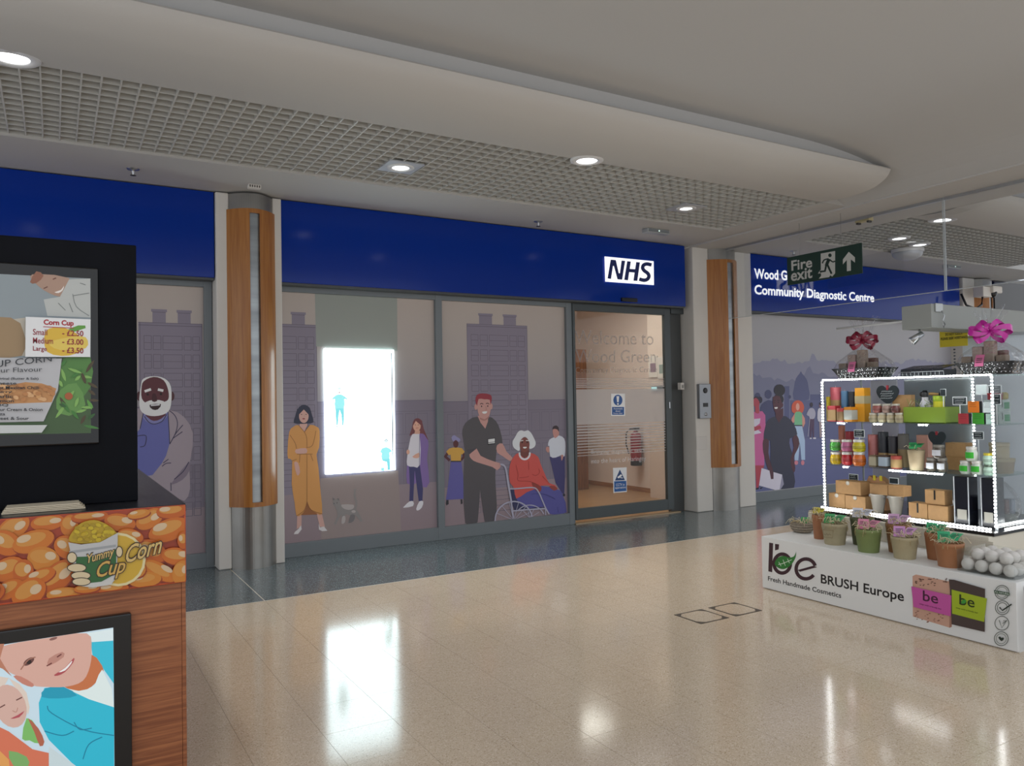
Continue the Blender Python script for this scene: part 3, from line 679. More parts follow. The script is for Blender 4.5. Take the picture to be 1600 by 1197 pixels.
for an in (25, 48, 75, 105, 130, 158): f.line(WCH, [(155, 1145), (155 + 200 * math.cos(math.radians(an)), 1145 - 200 * math.sin(math.radians(an)))], 6)
arc(330, 1150, 170, math.radians(25), math.radians(140), 11)
for an in (40, 70, 100, 125): f.line(WCH, [(330, 1120), (330 + 130 * math.cos(math.radians(an)), 1120 - 95 * math.sin(math.radians(an)))], 6)
f.build('printed_figure', w3, 'printed white haired woman in a red top in a wheelchair')
f = Fig(Dz, g=GF, Y=YP, d0=.0022)
f.poly('#3b3765', [(552, 450), (720, 445), (722, 700), (715, 870), (690, 850), (660, 800), (620, 740), (580, 560)]); f.ell('#232333', 712, 870, 14, 16)
f.poly('#c3c6d0', [(610, 232), (660, 215), (715, 250), (728, 330), (720, 440), (690, 440), (680, 430), (620, 458), (560, 445), (550, 330), (535, 330), (550, 262)], 2)
f.poly('#b5827a', [(588, 150), (640, 140), (655, 165), (655, 210), (615, 245), (595, 215)], 2); f.poly('#33262c', [(585, 150), (592, 118), (625, 105), (652, 125), (655, 175), (640, 150), (600, 140)], 2)
f.poly('#b5827a', [(520, 340), (548, 345), (550, 395), (530, 400), (512, 370)], 2); f.poly('#b5827a', [(680, 430), (704, 432), (698, 470), (684, 492)], 2)
f.build('printed_figure', w3, 'printed man in a white shirt and navy trousers')
# ---- bearded man behind the tower kiosk (tf I head, J body)
Iz, Jz = (0, 360, 3.52), (100, 640, 6.65)
f = Fig(Jz, g=GF, Y=YP, d0=.002)
f.poly('#9b8f98', [(560, 60), (700, -10), (1080, 0), (1250, 80), (1340, 250), (1320, 480), (1300, 600), (1310, 820), (1250, 950), (1100, 880), (700, 780), (560, 700)], 2)
f.poly('#7d7180', [(1120, 780), (1150, 720), (1300, 540), (1300, 640), (1230, 730)], 2)
f.poly('#6064a4', [(820, 30), (1080, 10), (1098, 350), (1060, 480), (1015, 560), (920, 680), (700, 720), (690, 300), (790, 200)])
f.poly('#7b7cae', [(825, 50), (1075, 20), (1050, 100), (935, 150), (850, 120)], 2); f.poly('#5b2a35', [(850, 40), (1060, 30), (1010, 95), (935, 118), (880, 90)], 2)
for l in ([(1080, 0), (1150, 60), (1178, 140), (1160, 240), (1098, 360)], [(1080, 10), (1098, 350)], [(1235, 160), (1160, 250), (1098, 360)], [(1230, 230), (1130, 300)], [(1030, 555), (1085, 515)], [(1018, 590), (1060, 560), (1112, 555)], [(1145, 725), (1240, 640), (1295, 545)], [(1110, 760), (1112, 845)], [(825, 30), (790, 200)], [(760, 275), (850, 272), (840, 370), (790, 388)], [(835, 70), (880, 130), (940, 150), (1020, 120), (1065, 50)]): f.line('#33304d', l, 8, 5)
f.build('printed_figure', w1, 'printed man in a lilac coat, body')
f = Fig(Iz, g=GF, Y=YP, d0=.004)
f.ell('#4a2229', 942, 912, 17, 26); f.ell('#4a2229', 765, 912, 14, 26)
f.poly('#dadadd', [(775, 850), (790, 815), (845, 802), (905, 815), (940, 860), (940, 960), (915, 1005), (850, 1022), (790, 1008), (765, 960)], 3)
f.poly('#57272f', [(790, 830), (845, 806), (900, 825), (925, 880), (925, 930), (890, 945), (848, 935), (810, 952), (780, 925), (778, 870)], 3)
f.poly('#dadadd', [(800, 945), (848, 932), (900, 940), (905, 970), (850, 985), (800, 970)], 2); f.poly('#2c1214', [(822, 960), (885, 955), (868, 985), (838, 985)], 2); f.line('#f2eeec', [(830, 963), (878, 959)], 7)
f.line('#e3e3e6', [(795, 886), (830, 874)], 14); f.line('#e3e3e6', [(868, 875), (898, 882)], 14); f.ell('#240f12', 812, 902, 7, 7); f.ell('#240f12', 885, 900, 7, 7); f.poly('#421a21', [(838, 900), (856, 900), (864, 938), (836, 940)], 2)
f.build('printed_figure', w1, 'printed head of a man with a white beard')
# ---- right window: park skyline and crowd (tf H, E)
Hz, Ez = (1080, 380, 2.7208), (1170, 590, 6.3)
f = Fig(Hz, g=GF, Y=YP, d0=.0006)
rs_ = random.Random(11); tl = [(240, 900)]
for k in range(120): x = 240 + k * 10.5; tl.append((x, 505 + 8 * math.sin(x * .031) + rs_.uniform(-9, 6) - (26 if 512 < x < 524 else 0)))
f.poly('#82839a', tl + [(1500, 900)]); tl = [(240, 900)]
for k in range(100): x = 240 + k * 12.6; tl.append((x, 572 + 14 * math.sin(x * .02) + rs_.uniform(-12, 8) - (30 if 488 < x < 505 else 0)))
f.poly('#70738f', tl + [(1500, 900)])
f.poly('#4d527a', [(435, 665), (437, 610), (445, 575), (460, 555), (466, 545), (472, 555), (490, 578), (498, 610), (500, 665)], 2)
f.poly('#4d527a', [(395, 608), (417, 608), (417, 760), (395, 760)]); f.rect('#4d527a', 505, 643, 560, 700); f.poly('#555a82', [(420, 668), (700, 668), (700, 835), (420, 835)])
f.poly('#5c618a', [(250, 830), (1500, 830), (1500, 1150), (250, 1150)])
f.build('printed_skyline', w4)
f = Fig(Ez, g=GF, Y=YP, d0=.003)
for cx, cy, r in ((85, 185, 28), (190, 165, 34), (400, 190, 14)): f.ell('#3f4369', cx, cy, r, r * 1.3)
f.poly('#3f4369', [(110, 300), (150, 240), (230, 230), (260, 400), (200, 460), (120, 420)], 2)
f.build('printed_shadows', w4)
f = Fig(Ez, g=GF, Y=YP, d0=.0042)
RED = '#a83f4f'
f.poly(RED, [(60, 860), (150, 860), (110, 1000), (92, 1085), (72, 1085), (68, 980)]); f.poly('#1d1b2c', [(62, 1092), (98, 1078), (95, 1098), (70, 1104)]); f.poly('#1d1b2c', [(105, 1085), (140, 1075), (115, 1100)])
f.poly('#bd5c93', [(30, 345), (65, 335), (130, 330), (160, 370), (162, 500), (150, 600), (150, 865), (42, 865), (30, 600)]); f.poly(RED, [(30, 490), (110, 470), (120, 500), (60, 525), (30, 520)])
f.ell('#262137', 105, 220, 26, 34); f.ell('#262137', 72, 205, 28, 20); f.poly(RED, [(45, 215), (70, 200), (102, 240), (98, 285), (100, 350), (62, 345), (60, 290), (42, 270)], 2)
f.poly('#c9c5d6', [(30, 410), (112, 402), (105, 450), (60, 485), (38, 470)]); f.poly('#c9c5d6', [(38, 530), (90, 515), (122, 545), (40, 562)])
f.build('printed_figure', w4, 'printed woman in a pink dress holding papers')
f = Fig(Ez, g=GF, Y=YP, d0=.0042)
f.poly('#9fb6d4', [(445, 470), (522, 470), (550, 620), (552, 810), (515, 810), (500, 640), (485, 815), (450, 815), (440, 640)]); f.ell('#c27a8a', 465, 838, 18, 22); f.ell('#c27a8a', 528, 838, 17, 24)
f.ell('#c4553d', 480, 295, 62, 72); f.ell('#c4553d', 448, 310, 30, 42); f.poly('#c58a80', [(420, 400), (450, 350), (520, 350), (548, 400), (552, 450), (530, 495), (520, 440), (440, 440), (430, 460), (415, 430)])
f.poly('#6fae86', [(450, 350), (468, 335), (500, 335), (522, 352), (524, 470), (445, 470)]); f.ell('#d39a8c', 478, 288, 18, 36); f.rect('#2f2a3a', 445, 466, 522, 477)
f.build('printed_figure', w4, 'printed red haired woman in a green top')
f = Fig(Ez, g=GF, Y=YP, d0=.0042)
f.poly('#4b3553', [(600, 405), (642, 405), (640, 590), (628, 590), (622, 480), (612, 590), (600, 590)]); f.poly('#a1a0b4', [(590, 310), (615, 300), (640, 310), (655, 355), (640, 405), (600, 405), (590, 380), (565, 365)], 2); f.ell('#2b2436', 614, 268, 15, 24); f.rect('#c9c7d2', 598, 592, 616, 604); f.rect('#c9c7d2', 630, 590, 658, 604); f.line('#a1a0b4', [(598, 400), (580, 580)], 6)
f.poly('#a08f93', [(690, 430), (716, 425), (712, 590), (696, 590)]); f.poly('#c1c0cf', [(680, 310), (705, 300), (735, 320), (735, 430), (680, 430), (672, 370)], 2); f.ell('#8a6a70', 702, 272, 13, 24); f.ell('#2b2436', 704, 258, 14, 14)
f.build('printed_figure', w4, 'printed pair of small standing men')
f = Fig(Ez, g=GF, Y=YP, d0=.0055)
DK, NV = '#4a2533', '#2b2d42'
f.poly(NV, [(270, 380), (190, 415), (160, 480), (142, 605), (208, 622), (210, 800), (225, 930), (250, 1060), (235, 1110), (440, 1095), (440, 930), (430, 760), (405, 690), (400, 600), (475, 560), (435, 450), (390, 400), (340, 378), (292, 445)], 2)
f.poly(DK, [(140, 610), (195, 618), (190, 740), (215, 850), (240, 940), (235, 998), (210, 995), (190, 920), (150, 780), (135, 700)], 2); f.poly(DK, [(470, 565), (496, 650), (470, 720), (440, 790), (455, 890), (440, 935), (418, 880), (408, 810), (440, 690), (425, 600)], 2)
f.poly('#c8c4d3', [(122, 890), (200, 915), (215, 1000), (240, 998), (240, 930), (325, 955), (298, 1118), (97, 1062)]); f.poly('#8e8ca3', [(325, 955), (342, 1050), (300, 1115)])
f.poly(DK, [(258, 340), (335, 300), (335, 380), (292, 445), (262, 390)]); f.ell('#1b1826', 300, 125, 54, 58); f.ell('#1b1826', 290, 215, 50, 52)
f.poly('#4f2836', [(236, 190), (300, 185), (318, 240), (335, 260), (330, 290), (315, 300), (290, 345), (262, 348), (240, 300)], 2); f.poly('#f3eef0', [(248, 294), (280, 290), (276, 306), (256, 308)], 2); f.line('#1b1020', [(240, 232), (258, 224)], 6); f.line('#1b1020', [(276, 224), (300, 226)], 6); f.ell('#170d15', 250, 246, 6, 5); f.ell('#170d15', 288, 244, 6, 5)
f.build('printed_figure', w4, 'printed woman in a dark polo shirt holding a folder')
B().box(8.15, 13.25, YP - .014, YP, .13, .142, mat('#a9a9ad', .4)).build('sill_edge', w4)

# ================================================================== ENTRANCE DOOR AND ROOM BEHIND
door = struct('door_1', 'glazed sliding entrance door in a grey frame', (6.1, YF, 0))
b = B(); DF = mat('#4b5153', .4, metal=.2)
B().box(5.312, 5.345, YF - .02, YF + .03, .045, 2.62, DF, .003).build('door_stile', door); B().box(6.745, 6.845, YF - .02, YF + .03, .045, 2.62, DF, .003).build('door_stile', door)
B().box(5.345, 6.745, YF - .02, YF + .03, .045, .18, DF, .003).build('door_rail', door); B().box(5.345, 6.745, YF - .02, YF + .03, 2.535, 2.62, DF, .003).build('door_rail', door)
B().box(6.845, 7.06, YF + .03, YF + .09, 0, 2.62, DARKF, .003).build('side_jamb', door); B().box(6.86, 7.075, YF - .02, YF + .03, 2.56, 2.66, DF).build('head_corner', door)
B().box(5.3, 6.95, YF - .03, YF + .05, 0, .012, mat('#b09a7c', .4, metal=.4)).build('threshold', door)
B().box(6.79, 6.805, YF - .03, YF - .02, 1.34, 1.42, ALU).build('lock', door)
DG = clear('door_glass', (.98, .98, .97), .012)
pane = B().box(5.345, 6.745, YF + .002, YF + .008, .18, 2.535, DG).build('pane', door, label='clear door glass')
FRO = clear('frosted_film', (1, 1, 1), .03, .3, opac=.72, ocol=(.60, .56, .55))
f = Fig((890, 490, 7.98), Y=YF, d0=.0005)
b = f.b; z0, z1 = at(970, 664, Y=YF).z, at(970, 608, Y=YF).z
def strip(za, zb2, m=FRO): f.b.add([(5.35, YF - .001, za), (6.74, YF - .001, za), (6.74, YF - .001, zb2), (5.35, YF - .001, zb2)], [(0, 1, 2, 3)], m)
strip(z0 + .02, z1)
for k in range(11): strip(z0 - .025 - k * .034 + .012, z0 - .025 - k * .034 + .012 + max(.006, .022 - k * .0014))
for k in range(6): strip(z1 + .022 + k * .021, z1 + .022 + k * .021 + .012 - k * .0012)
FT = clear('film_letters', (1, 1, 1), .02, .4, opac=.48, ocol=(.40, .36, .35))
f.text(FT, 'Welcome to', (62, 382), (1045, 392), (62, 208)); f.text(FT, 'Wood Green', (72, 612), (1075, 612), (72, 445)); f.text(FT, 'Community Diagnostic Centre', (72, 765), (1090, 752), (72, 668))
f.tf = (890, 640, 7.48); LW = clear('film_letters_low', (1, 1, 1), .02, .4, opac=.7, ocol=(.75, .72, .72))
f.text(LW, 'Bringing diagnostic tests', (250, 535), (875, 512), (250, 470)); f.text(LW, 'into the heart of Haringey', (250, 650), (890, 612), (250, 575))
f.build('door_film', pane, 'frosted bands and lettering on the door glass')
f = Fig((890, 490, 7.98), g=1.2, Y=YF, d0=.003)
f.poly('#e6e6e8', [(515, 998), (688, 998), (690, 1275), (515, 1275)]); f.ell('#1d4f8f', 600, 1080, 57, 68); f.poly('#f4f4f6', [(582, 1030), (616, 1030), (610, 1105), (590, 1105)]); f.ell('#f4f4f6', 600, 1128, 11, 12)
f.poly('#1d4f8f', [(527, 1165), (677, 1165), (677, 1262), (527, 1262)])
for i, s_ in enumerate(('Automatic', 'door', 'Keep clear')): f.text('#f2f3f6', s_, (545 + (25 if i == 1 else 0), 1196 + i * 30), (660 - (25 if i == 1 else 0), 1196 + i * 30), (545 + (25 if i == 1 else 0), 1174 + i * 30))
f.build('door_notice', pane, 'blue and white Automatic door Keep clear sticker')
f = Fig((890, 640, 7.48), g=1.2, Y=YF, d0=.003)
f.poly('#dcdcde', [(505, 682), (665, 675), (668, 962), (510, 975)]); f.poly('#1f3f70', [(585, 700), (645, 825), (528, 830)]); f.poly('#e9eaee', [(555, 790), (600, 755), (612, 775), (570, 805)]); f.line('#e9eaee', [(590, 795), (620, 800)], 8)
f.poly('#205594', [(518, 838), (660, 832), (662, 950), (520, 962)]); f.text('#f2f3f6', 'CCTV in', (540, 895), (640, 890), (540, 865)); f.text('#f2f3f6', 'operation', (530, 935), (652, 928), (530, 902))
f.build('door_notice', pane, 'blue CCTV in operation sticker')
# room behind the door
IW = mat('#dccabf', .6, g=1.1); IWF = grain('beech_floor', '#a07850', '#b8926a', 'X', .3, 10)
room = B().box(4.4, 8.2, 7.62, 12.1, -.06, 0, IWF).build('floor_lobby', None, 'structure', 'wooden lobby floor behind the glass door')
B().box(7.96, 8.05, 8.9, 12.1, 0, 3.2, IW).build('wall_lobby_right', None, 'structure'); B().box(4.4, 8.0, 12.0, 12.1, 0, 3.2, IW).build('wall_lobby_back', None, 'structure')
B().box(4.3, 4.4, 7.62, 12.1, 0, 3.2, IW).build('wall_lobby_left', None, 'structure'); B().box(7.62, 8.05, 7.76, 8.9, 0, 3.2, mat('#d9c6b8', .6)).build('wall_lobby_pier', None, 'structure')
B().box(4.3, 8.1, 7.62, 12.1, 3.2, 3.3, mat('#d8d2c8', .7)).build('ceiling_lobby', None, 'structure')
BR = mat('#6b3f33', .5)
B().box(7.925, 7.96, 8.93, 9.05, 0, 3.2, BR).build('trim_lobby', None, 'structure'); B().box(7.945, 7.96, 9.05, 12.0, 0, .07, grain('skirting_oak', '#8d5a33', '#ab7444', 'Y')).build('baseboard_lobby', None, 'structure')
WD = grain('door_walnut', '#6d452c', '#8b5a38', 'Z', .4, 10)
t = thing('wooden_door', 'brown wooden inner door standing open in the lobby', 'door', (7.1, 10.3, 0))
B().box(6.55, 7.5, 10.28, 10.33, .005, 2.28, WD, .004).build('door_leaf', t); B().box(7.0, 7.006, 10.275, 10.281, .01, 2.28, mat('#3d2618')).build('groove', t); B().lathe([(.012, 0), (.012, -.05), (.03, -.05), (.03, -.065), (1e-5, -.07)], ALU, (6.66, 10.28, 1.02), 12, 'Y').build('door_knob', t)
# extinguisher on the pier corner
c = at(1001, 716, X=7.93); t = thing('fire_extinguisher', 'red fire extinguisher hanging inside the glass door', 'fire extinguisher', (7.84, c.y, .42))
REDX = mat('#8f1420', .3); ex, ey = 7.84, c.y
B().lathe([(.085, .42), (.088, .43), (.088, .50)], mat('#1a1a1c', .5), (ex, ey, 0), 20).build('base_band', t)
B().lathe([(.086, .5), (.086, .86), (.075, .91), (.035, .95), (.025, .97)], REDX, (ex, ey, 0), 20).build('cylinder', t)
B().box(ex - .03, ex + .03, ey - .06, ey + .03, .97, 1.02, BLACK, .004).build('handle', t)
B().tube([(ex, ey - .03, .99), (ex - .06, ey + .06, .99), (ex - .09, ey + .12, .93), (ex - .09, ey + .13, .75), (ex - .06, ey + .1, .60)], .011, BLACK).build('hose', t)
B().box(7.925, 7.96, ey - .03, ey + .03, .8, .9, ALU).build('wall_bracket', t)
for k, (px, py, lab) in enumerate(((1022, 573, 'framed notice with a mauve picture inside the lobby'), (1036, 575, 'framed notice cut by the right door edge inside the lobby'))):
    c = at(px, py, X=7.62); yy = c.y; t = thing('framed_notice', lab, 'picture frame', (7.615, yy, c.z - .2), 'framed notices in the lobby')
    B().box(7.60, 7.618, yy - .09, yy + .10, c.z - .16, c.z + .16, mat('#d8d0c8', .4), .003).build('frame', t); B().box(7.597, 7.601, yy - .06, yy + .06, c.z - .08, c.z + .05, mat('#8d7480' if k == 0 else '#8d9a92')).build('picture', t)
c = at(1027, 607, X=7.62); t = thing('card_reader', 'pale blue lit panel on the lobby wall', 'panel', (7.61, c.y, c.z - .04)); B().box(7.595, 7.618, c.y - .13, c.y + .11, c.z - .04, c.z + .04, mat('#5d6468', .4), .003).build('housing', t); B().box(7.592, 7.596, c.y - .02, c.y + .1, c.z - .028, c.z + .028, mat('#a9d3d8', .3, emit=.5)).build('display', t)
t = thing('lobby_fill_light', 'added unseen glowing panel that brightens the lobby', 'ceiling light', (6.2, 8.7, 3.19)); B().box(5.5, 6.9, 8.0, 9.4, 3.185, 3.2, RIM).build('frame', t); B().box(5.54, 6.86, 8.04, 9.36, 3.178, 3.187, mat('#fff6ee', .4, emit=8)).build('diffuser', t)  # glowing panel added out of view to brighten the lobby
# ================================================================== CUP CORN KIOSK (left)
KX0, KX1, KY, KZ = -1.9, .43, 3.19, 1.12
WOODH = grain('laminate_walnut', '#7c4528', '#a3653f', 'X', .38, 16, g=.95, sharp=24)
DWOOD = grain('counter_dark', '#1d1d20', '#35353a', 'Y', .3, 16, sharp=16)
t = thing('food_kiosk', 'wood fronted food kiosk counter with corn banner at left', 'kiosk', ((KX0 + KX1) / 2, 4.2, 0))
B().box(KX0, KX1 - .016, KY + .002, 5.4, .0, 1.09, WOODH).build('counter_body', t)
B().box(KX1 - .015, KX1, KY, 5.4, 0, 1.09, WOODH, .002).build('corner_post', t)
B().box(KX0, KX1 + .004, KY - .004, 5.42, 1.09, KZ, DWOOD, .004).build('counter_top', t, label='dark wood grain counter top')
# banner
Z2 = (0, 690, 4.432)
ban = B().box(KX0, KX1, KY - .018, KY - .004, .826, 1.118, mat('#c4502a', .3, noise=(9, .25)), .004).build('banner_board', t, label='printed corn kernel banner')
f = Fig(Z2, g=.72, rough=.3, Y=KY - .018, d0=.0006)
f.clip = [(-900, 615), (1277, 441), (1279, 962), (-900, 1235)]
f.poly('#b2401f', [(-900, 615), (1275, 440), (1280, 962), (-900, 1235)])
rnd = random.Random(3)
kern = [(90, 600, 130, 75, -.6), (330, 560, 120, 55, -.15), (480, 580, 60, 75, .3), (620, 520, 130, 40, -.1), (830, 560, 110, 62, .15), (1035, 535, 105, 62, -.55), (1190, 480, 110, 50, -.1), (1170, 610, 150, 75, -.35), (960, 500, 80, 30, -.2), (40, 700, 110, 85, .4), (230, 690, 150, 75, -.3), (300, 810, 112, 85, .1), (470, 730, 100, 80, .4), (60, 880, 120, 80, -.4), (160, 900, 70, 90, .2), (400, 930, 150, 85, -.75), (280, 930, 110, 50, -.4), (60, 1020, 110, 60, -.5), (200, 1040, 130, 90, -.6), (440, 1050, 120, 45, -.1), (1050, 755, 105, 75, .5), (1220, 790, 105, 60, .1), (1265, 680, 40, 60, 0), (1100, 890, 130, 55, .5), (1000, 950, 115, 52, -.1), (1250, 900, 60, 85, .3), (900, 650, 90, 50, .2), (780, 1010, 110, 35, -.1), (600, 1010, 90, 30, -.1), (920, 860, 90, 70, .5)]
for k in range(16): kern.append((-60 - rnd.random() * 800, 640 + rnd.random() * 480, 110, 70, rnd.uniform(-.7, .5)))
for cx, cy, rx, ry, ro in kern:
    c0 = rnd.choice(('#d9711c', '#dc7d24', '#cf6518', '#dd8a2e'))
    f.ell('#a33d12', cx + 5, cy + 8, rx * 1.02, ry * 1.02, ro); f.ell(c0, cx, cy, rx, ry, ro)
    f.ell('#e09a45', cx - rx * .1, cy - ry * .2, rx * .72, ry * .55, ro); f.ell('#e6c9a4', cx - math.cos(ro) * rx * .45 * (1 if rnd.random() < .5 else -1), cy - ry * .25, rx * .34, ry * .34, ro)
f.build('banner_kernels', ban)
f = Fig(Z2, g=.72, rough=.3, Y=KY - .018, d0=.021, dz=.00012)
f.ell('#f4e6b0', 815, 810, 190, 185); f.ell('#e0b63a', 815, 810, 172, 168)
f.poly('#c9a71c', [(478, 680), (500, 620), (560, 560), (650, 538), (730, 565), (790, 610), (805, 650), (700, 690), (560, 700)], 3)
for k in range(46):
    a_, r_ = rnd.random() * 6.28, math.sqrt(rnd.random()); x, y = 645 + 140 * r_ * math.cos(a_), 630 + 62 * r_ * math.sin(a_); f.ell(rnd.choice(('#d9bd22', '#cfae1a', '#b99a15')), x, y, 20, 13, rnd.uniform(-.5, .5), 10)
f.poly('#cfcfd0', [(472, 690), (560, 705), (690, 690), (812, 625), (805, 930), (770, 975), (640, 1000), (540, 985)]); f.poly('#a9adb0', [(478, 750), (800, 705), (800, 722), (482, 768)])
f.poly('#2d6a35', [(520, 790), (660, 785), (803, 735), (800, 905), (700, 960), (545, 978)]); f.poly('#dddcd8', [(545, 978), (700, 962), (785, 925), (770, 980), (640, 1000), (555, 990)])
for cx, cy, rx, ry in ((497, 795, 30, 34), (530, 865, 62, 26), (558, 918, 64, 25), (562, 960, 60, 24), (822, 755, 20, 34)): f.ell('#3a2c1e', cx, cy, rx + 6, ry + 6); f.ell('#e9d5ae', cx, cy, rx, ry)
for body, bl, br, tl in (('Yummy', (610, 850), (795, 795), (600, 775)), ('Cup', (668, 965), (865, 925), (668, 830)), ('Corn', (868, 835), (1115, 760), (868, 715))):
    f.text('#3b2413', body, (bl[0] - 6, bl[1] + 6), (br[0] + 6, br[1] + 4), (tl[0] - 6, tl[1] - 6), bold=.055, shear=.35); f.text('#e6c47a' if body != 'Cup' else '#e0b45c', body, bl, br, tl, bold=.012, shear=.35)
f.build('banner_cup', ban, 'printed cup of corn with Yummy Cup Corn lettering')
# screen on the counter front
tv = B().box(-.78, .241, KY - .03, KY + .002, .09, .741, mat('#08080a', .25), .006).build('front_screen', t, label='black framed screen on the counter front')
Z3 = (0, 920, 4.3226); EM = .62
f = Fig(Z3, g=.3, rough=.3, emit=EM, Y=KY - .031, d0=.0006)
f.poly('#cfe6f2', [(-1700, 640), (0, 380), (765, 262), (775, 1400), (-1700, 1900)])
f.poly('#37c3dd', [(610, 345), (765, 340), (768, 640), (690, 530), (625, 450)]); f.poly('#e4f3f5', [(590, 300), (765, 270), (765, 350), (620, 360)])
f.poly('#c9764a', [(610, 440), (690, 520), (690, 580), (620, 660), (540, 690), (430, 660), (560, 610)], 2)
f.poly('#e6f4f2', [(690, 545), (770, 800), (420, 665), (530, 690), (640, 650)], 2)
f.poly('#2fbfda', [(300, 670), (420, 660), (600, 745), (770, 800), (772, 1400), (560, 1250), (330, 1020), (268, 900), (262, 770)])
f.poly('#1f9fbd', [(280, 730), (310, 670), (430, 662), (520, 720), (400, 740)], 2)
for l in ([(320, 790), (350, 840), (560, 950), (770, 990)], [(500, 900), (540, 950), (620, 940)], [(300, 960), (420, 990), (500, 960)], [(560, 1150), (600, 1050), (690, 1000)]): f.line('#1583a3', l, 7, 4)
f.poly('#dcae9f', [(-60, 430), (60, 375), (330, 330), (585, 300), (618, 400), (608, 520), (560, 620), (450, 660), (310, 662), (215, 650), (140, 600), (60, 560), (0, 500)], 3)
f.poly('#c98574', [(90, 590), (140, 590), (225, 640), (215, 662), (150, 640)], 2); f.poly('#bd7f66', [(-80, 400), (30, 370), (0, 470), (80, 590), (20, 540), (-60, 500)], 2)
f.poly('#c08b7d', [(330, 470), (420, 425), (430, 460), (330, 520)], 2)
f.ell('#6b4440', 195, 490, 42, 20, -.6); f.ell('#2c1c1c', 195, 492, 18, 16); f.ell('#8a5f58', 360, 336, 28, 9, -.3); f.line('#a2705f', [(140, 545), (190, 480), (240, 460)], 8, 4)
f.line('#6b2f2f', [(315, 520), (350, 500)], 8); f.line('#6b2f2f', [(385, 460), (415, 440)], 8); f.poly('#b04f56', [(365, 580), (440, 530), (498, 465), (495, 495), (440, 560), (390, 585)], 2); f.poly('#f6f1ee', [(395, 562), (440, 532), (485, 485), (480, 505), (440, 550)], 2)
f.poly('#e3d3c6', [(-100, 620), (60, 600), (180, 700), (190, 850), (60, 600), (-100, 900)], 2); f.ell('#d9b3a6', 70, 790, 105, 150, -.35); f.line('#6b4440', [(0, 800), (35, 780)], 8); f.line('#6b4440', [(110, 750), (150, 730)], 8); f.poly('#b5525e', [(70, 875), (120, 850), (165, 822), (130, 865)], 2); f.line('#b98778', [(85, 820), (110, 830), (120, 800)], 5, 3)
f.poly('#7fbf6a', [(180, 870), (250, 930), (260, 1040), (200, 1020), (150, 1010)], 2); f.poly('#b5674f', [(190, 870), (260, 940), (300, 1030), (270, 1060), (230, 960)], 2)
f.poly('#d9775a', [(-60, 940), (60, 960), (220, 1080), (350, 1110), (370, 1197), (-60, 1197)], 2); f.poly('#7fb06a', [(60, 1090), (180, 1130), (190, 1197), (90, 1190)], 2); f.poly('#e6a45c', [(-60, 1100), (60, 1150), (60, 1400), (-60, 1400)], 2); f.poly('#cfe0e4', [(330, 1060), (520, 1197), (560, 1400), (330, 1400)])
f.build('screen_picture', tv, 'lit picture of two smiling children')
# tower lightbox
tw = thing('poster_tower', 'tall black poster lightbox standing on the kiosk counter', 'lightbox', (-.8, 3.5, KZ + .001))
BK = mat('#080a11', .6, spec=.12, noise=(6, .2)); BK2 = mat('#050507', .12)
B().box(KX0, .286, 3.4, 3.75, KZ + .001, 2.134, BK, .004).build('tower_body', tw)
B().box(KX0, .151, 3.385, 3.402, 1.352, 2.032, BK2, .006).build('poster_bezel', tw)
f = Fig(Iz, g=1.0, rough=.4, Y=3.385, d0=.0004)
f.poly('#8d979c', [(-800, 205), (0, 240), (498, 265), (500, 1115), (-800, 1140)])
f.poly('#b9b2a4', [(-800, 600), (140, 480), (140, 690), (-800, 720)]); f.poly('#9a805e', [(-200, 500), (60, 480), (130, 560), (120, 690), (-200, 700)], 2)
f.poly('#a98a78', [(165, 255), (215, 240), (380, 262), (375, 340), (330, 365), (270, 345), (215, 310)], 2); f.poly('#8f5f4a', [(200, 225), (240, 250), (200, 290), (165, 285)], 2); f.poly('#b7bab7', [(380, 270), (496, 265), (498, 480), (260, 470), (240, 380), (330, 365)])
f.line('#6f4438', [(240, 320), (262, 310)], 6); f.line('#6f4438', [(290, 270), (308, 262)], 6); f.poly('#e8e0da', [(300, 340), (335, 328), (352, 305), (345, 330), (322, 345)], 2)
for l in ([(400, 350), (420, 420), (490, 470)], [(320, 400), (360, 440)], [(440, 290), (470, 300)], [(400, 360), (490, 345)], [(380, 400), (400, 450)]): f.line('#7d8280', l, 4, 3)
f.poly('#3f5a35', [(310, 700), (498, 700), (500, 1115), (-800, 1140), (-800, 1060), (250, 1040)]); f.poly('#4f7f3c', [(350, 705), (498, 700), (498, 860), (420, 930), (330, 880)], 2); f.poly('#62914a', [(330, 880), (420, 840), (470, 960), (380, 1020), (310, 980)], 2)
for k in range(26):
    x, y = 300 + rnd.random() * 190, 730 + rnd.random() * 360; a_ = rnd.uniform(-1.2, 1.2); L = 40 + rnd.random() * 60
    f.poly(rnd.choice(('#3f7a34', '#5f9a44', '#2f5a2c', '#7fae5a', '#4a3d26')), [(x, y), (x + L * .5 * math.cos(a_) - 8 * math.sin(a_), y + L * .5 * math.sin(a_) + 8), (x + L * math.cos(a_), y + L * math.sin(a_)), (x + L * .5 * math.cos(a_) + 8 * math.sin(a_), y + L * .5 * math.sin(a_) - 8)], 2)
f.ell('#a5582f', 378, 912, 22, 20)
f.poly('#b9b9bc', [(-800, 690), (340, 705), (318, 880), (240, 1050), (-800, 1075)]); f.poly('#c08a55', [(-800, 880), (60, 850), (140, 835), (230, 842), (310, 870), (285, 945), (-800, 985)])
for k in range(60):
    x, y = -120 + rnd.random() * 420, 850 + rnd.random() * 100; f.ell(rnd.choice(('#cf9a62', '#b97f4c', '#d8a978')), x, y, 16, 11, rnd.uniform(-.6, .6), 9)
f.poly('#c6c9c8', [(-800, 1075), (260, 1070), (230, 1112), (-800, 1130)])
GT = '#33373c'
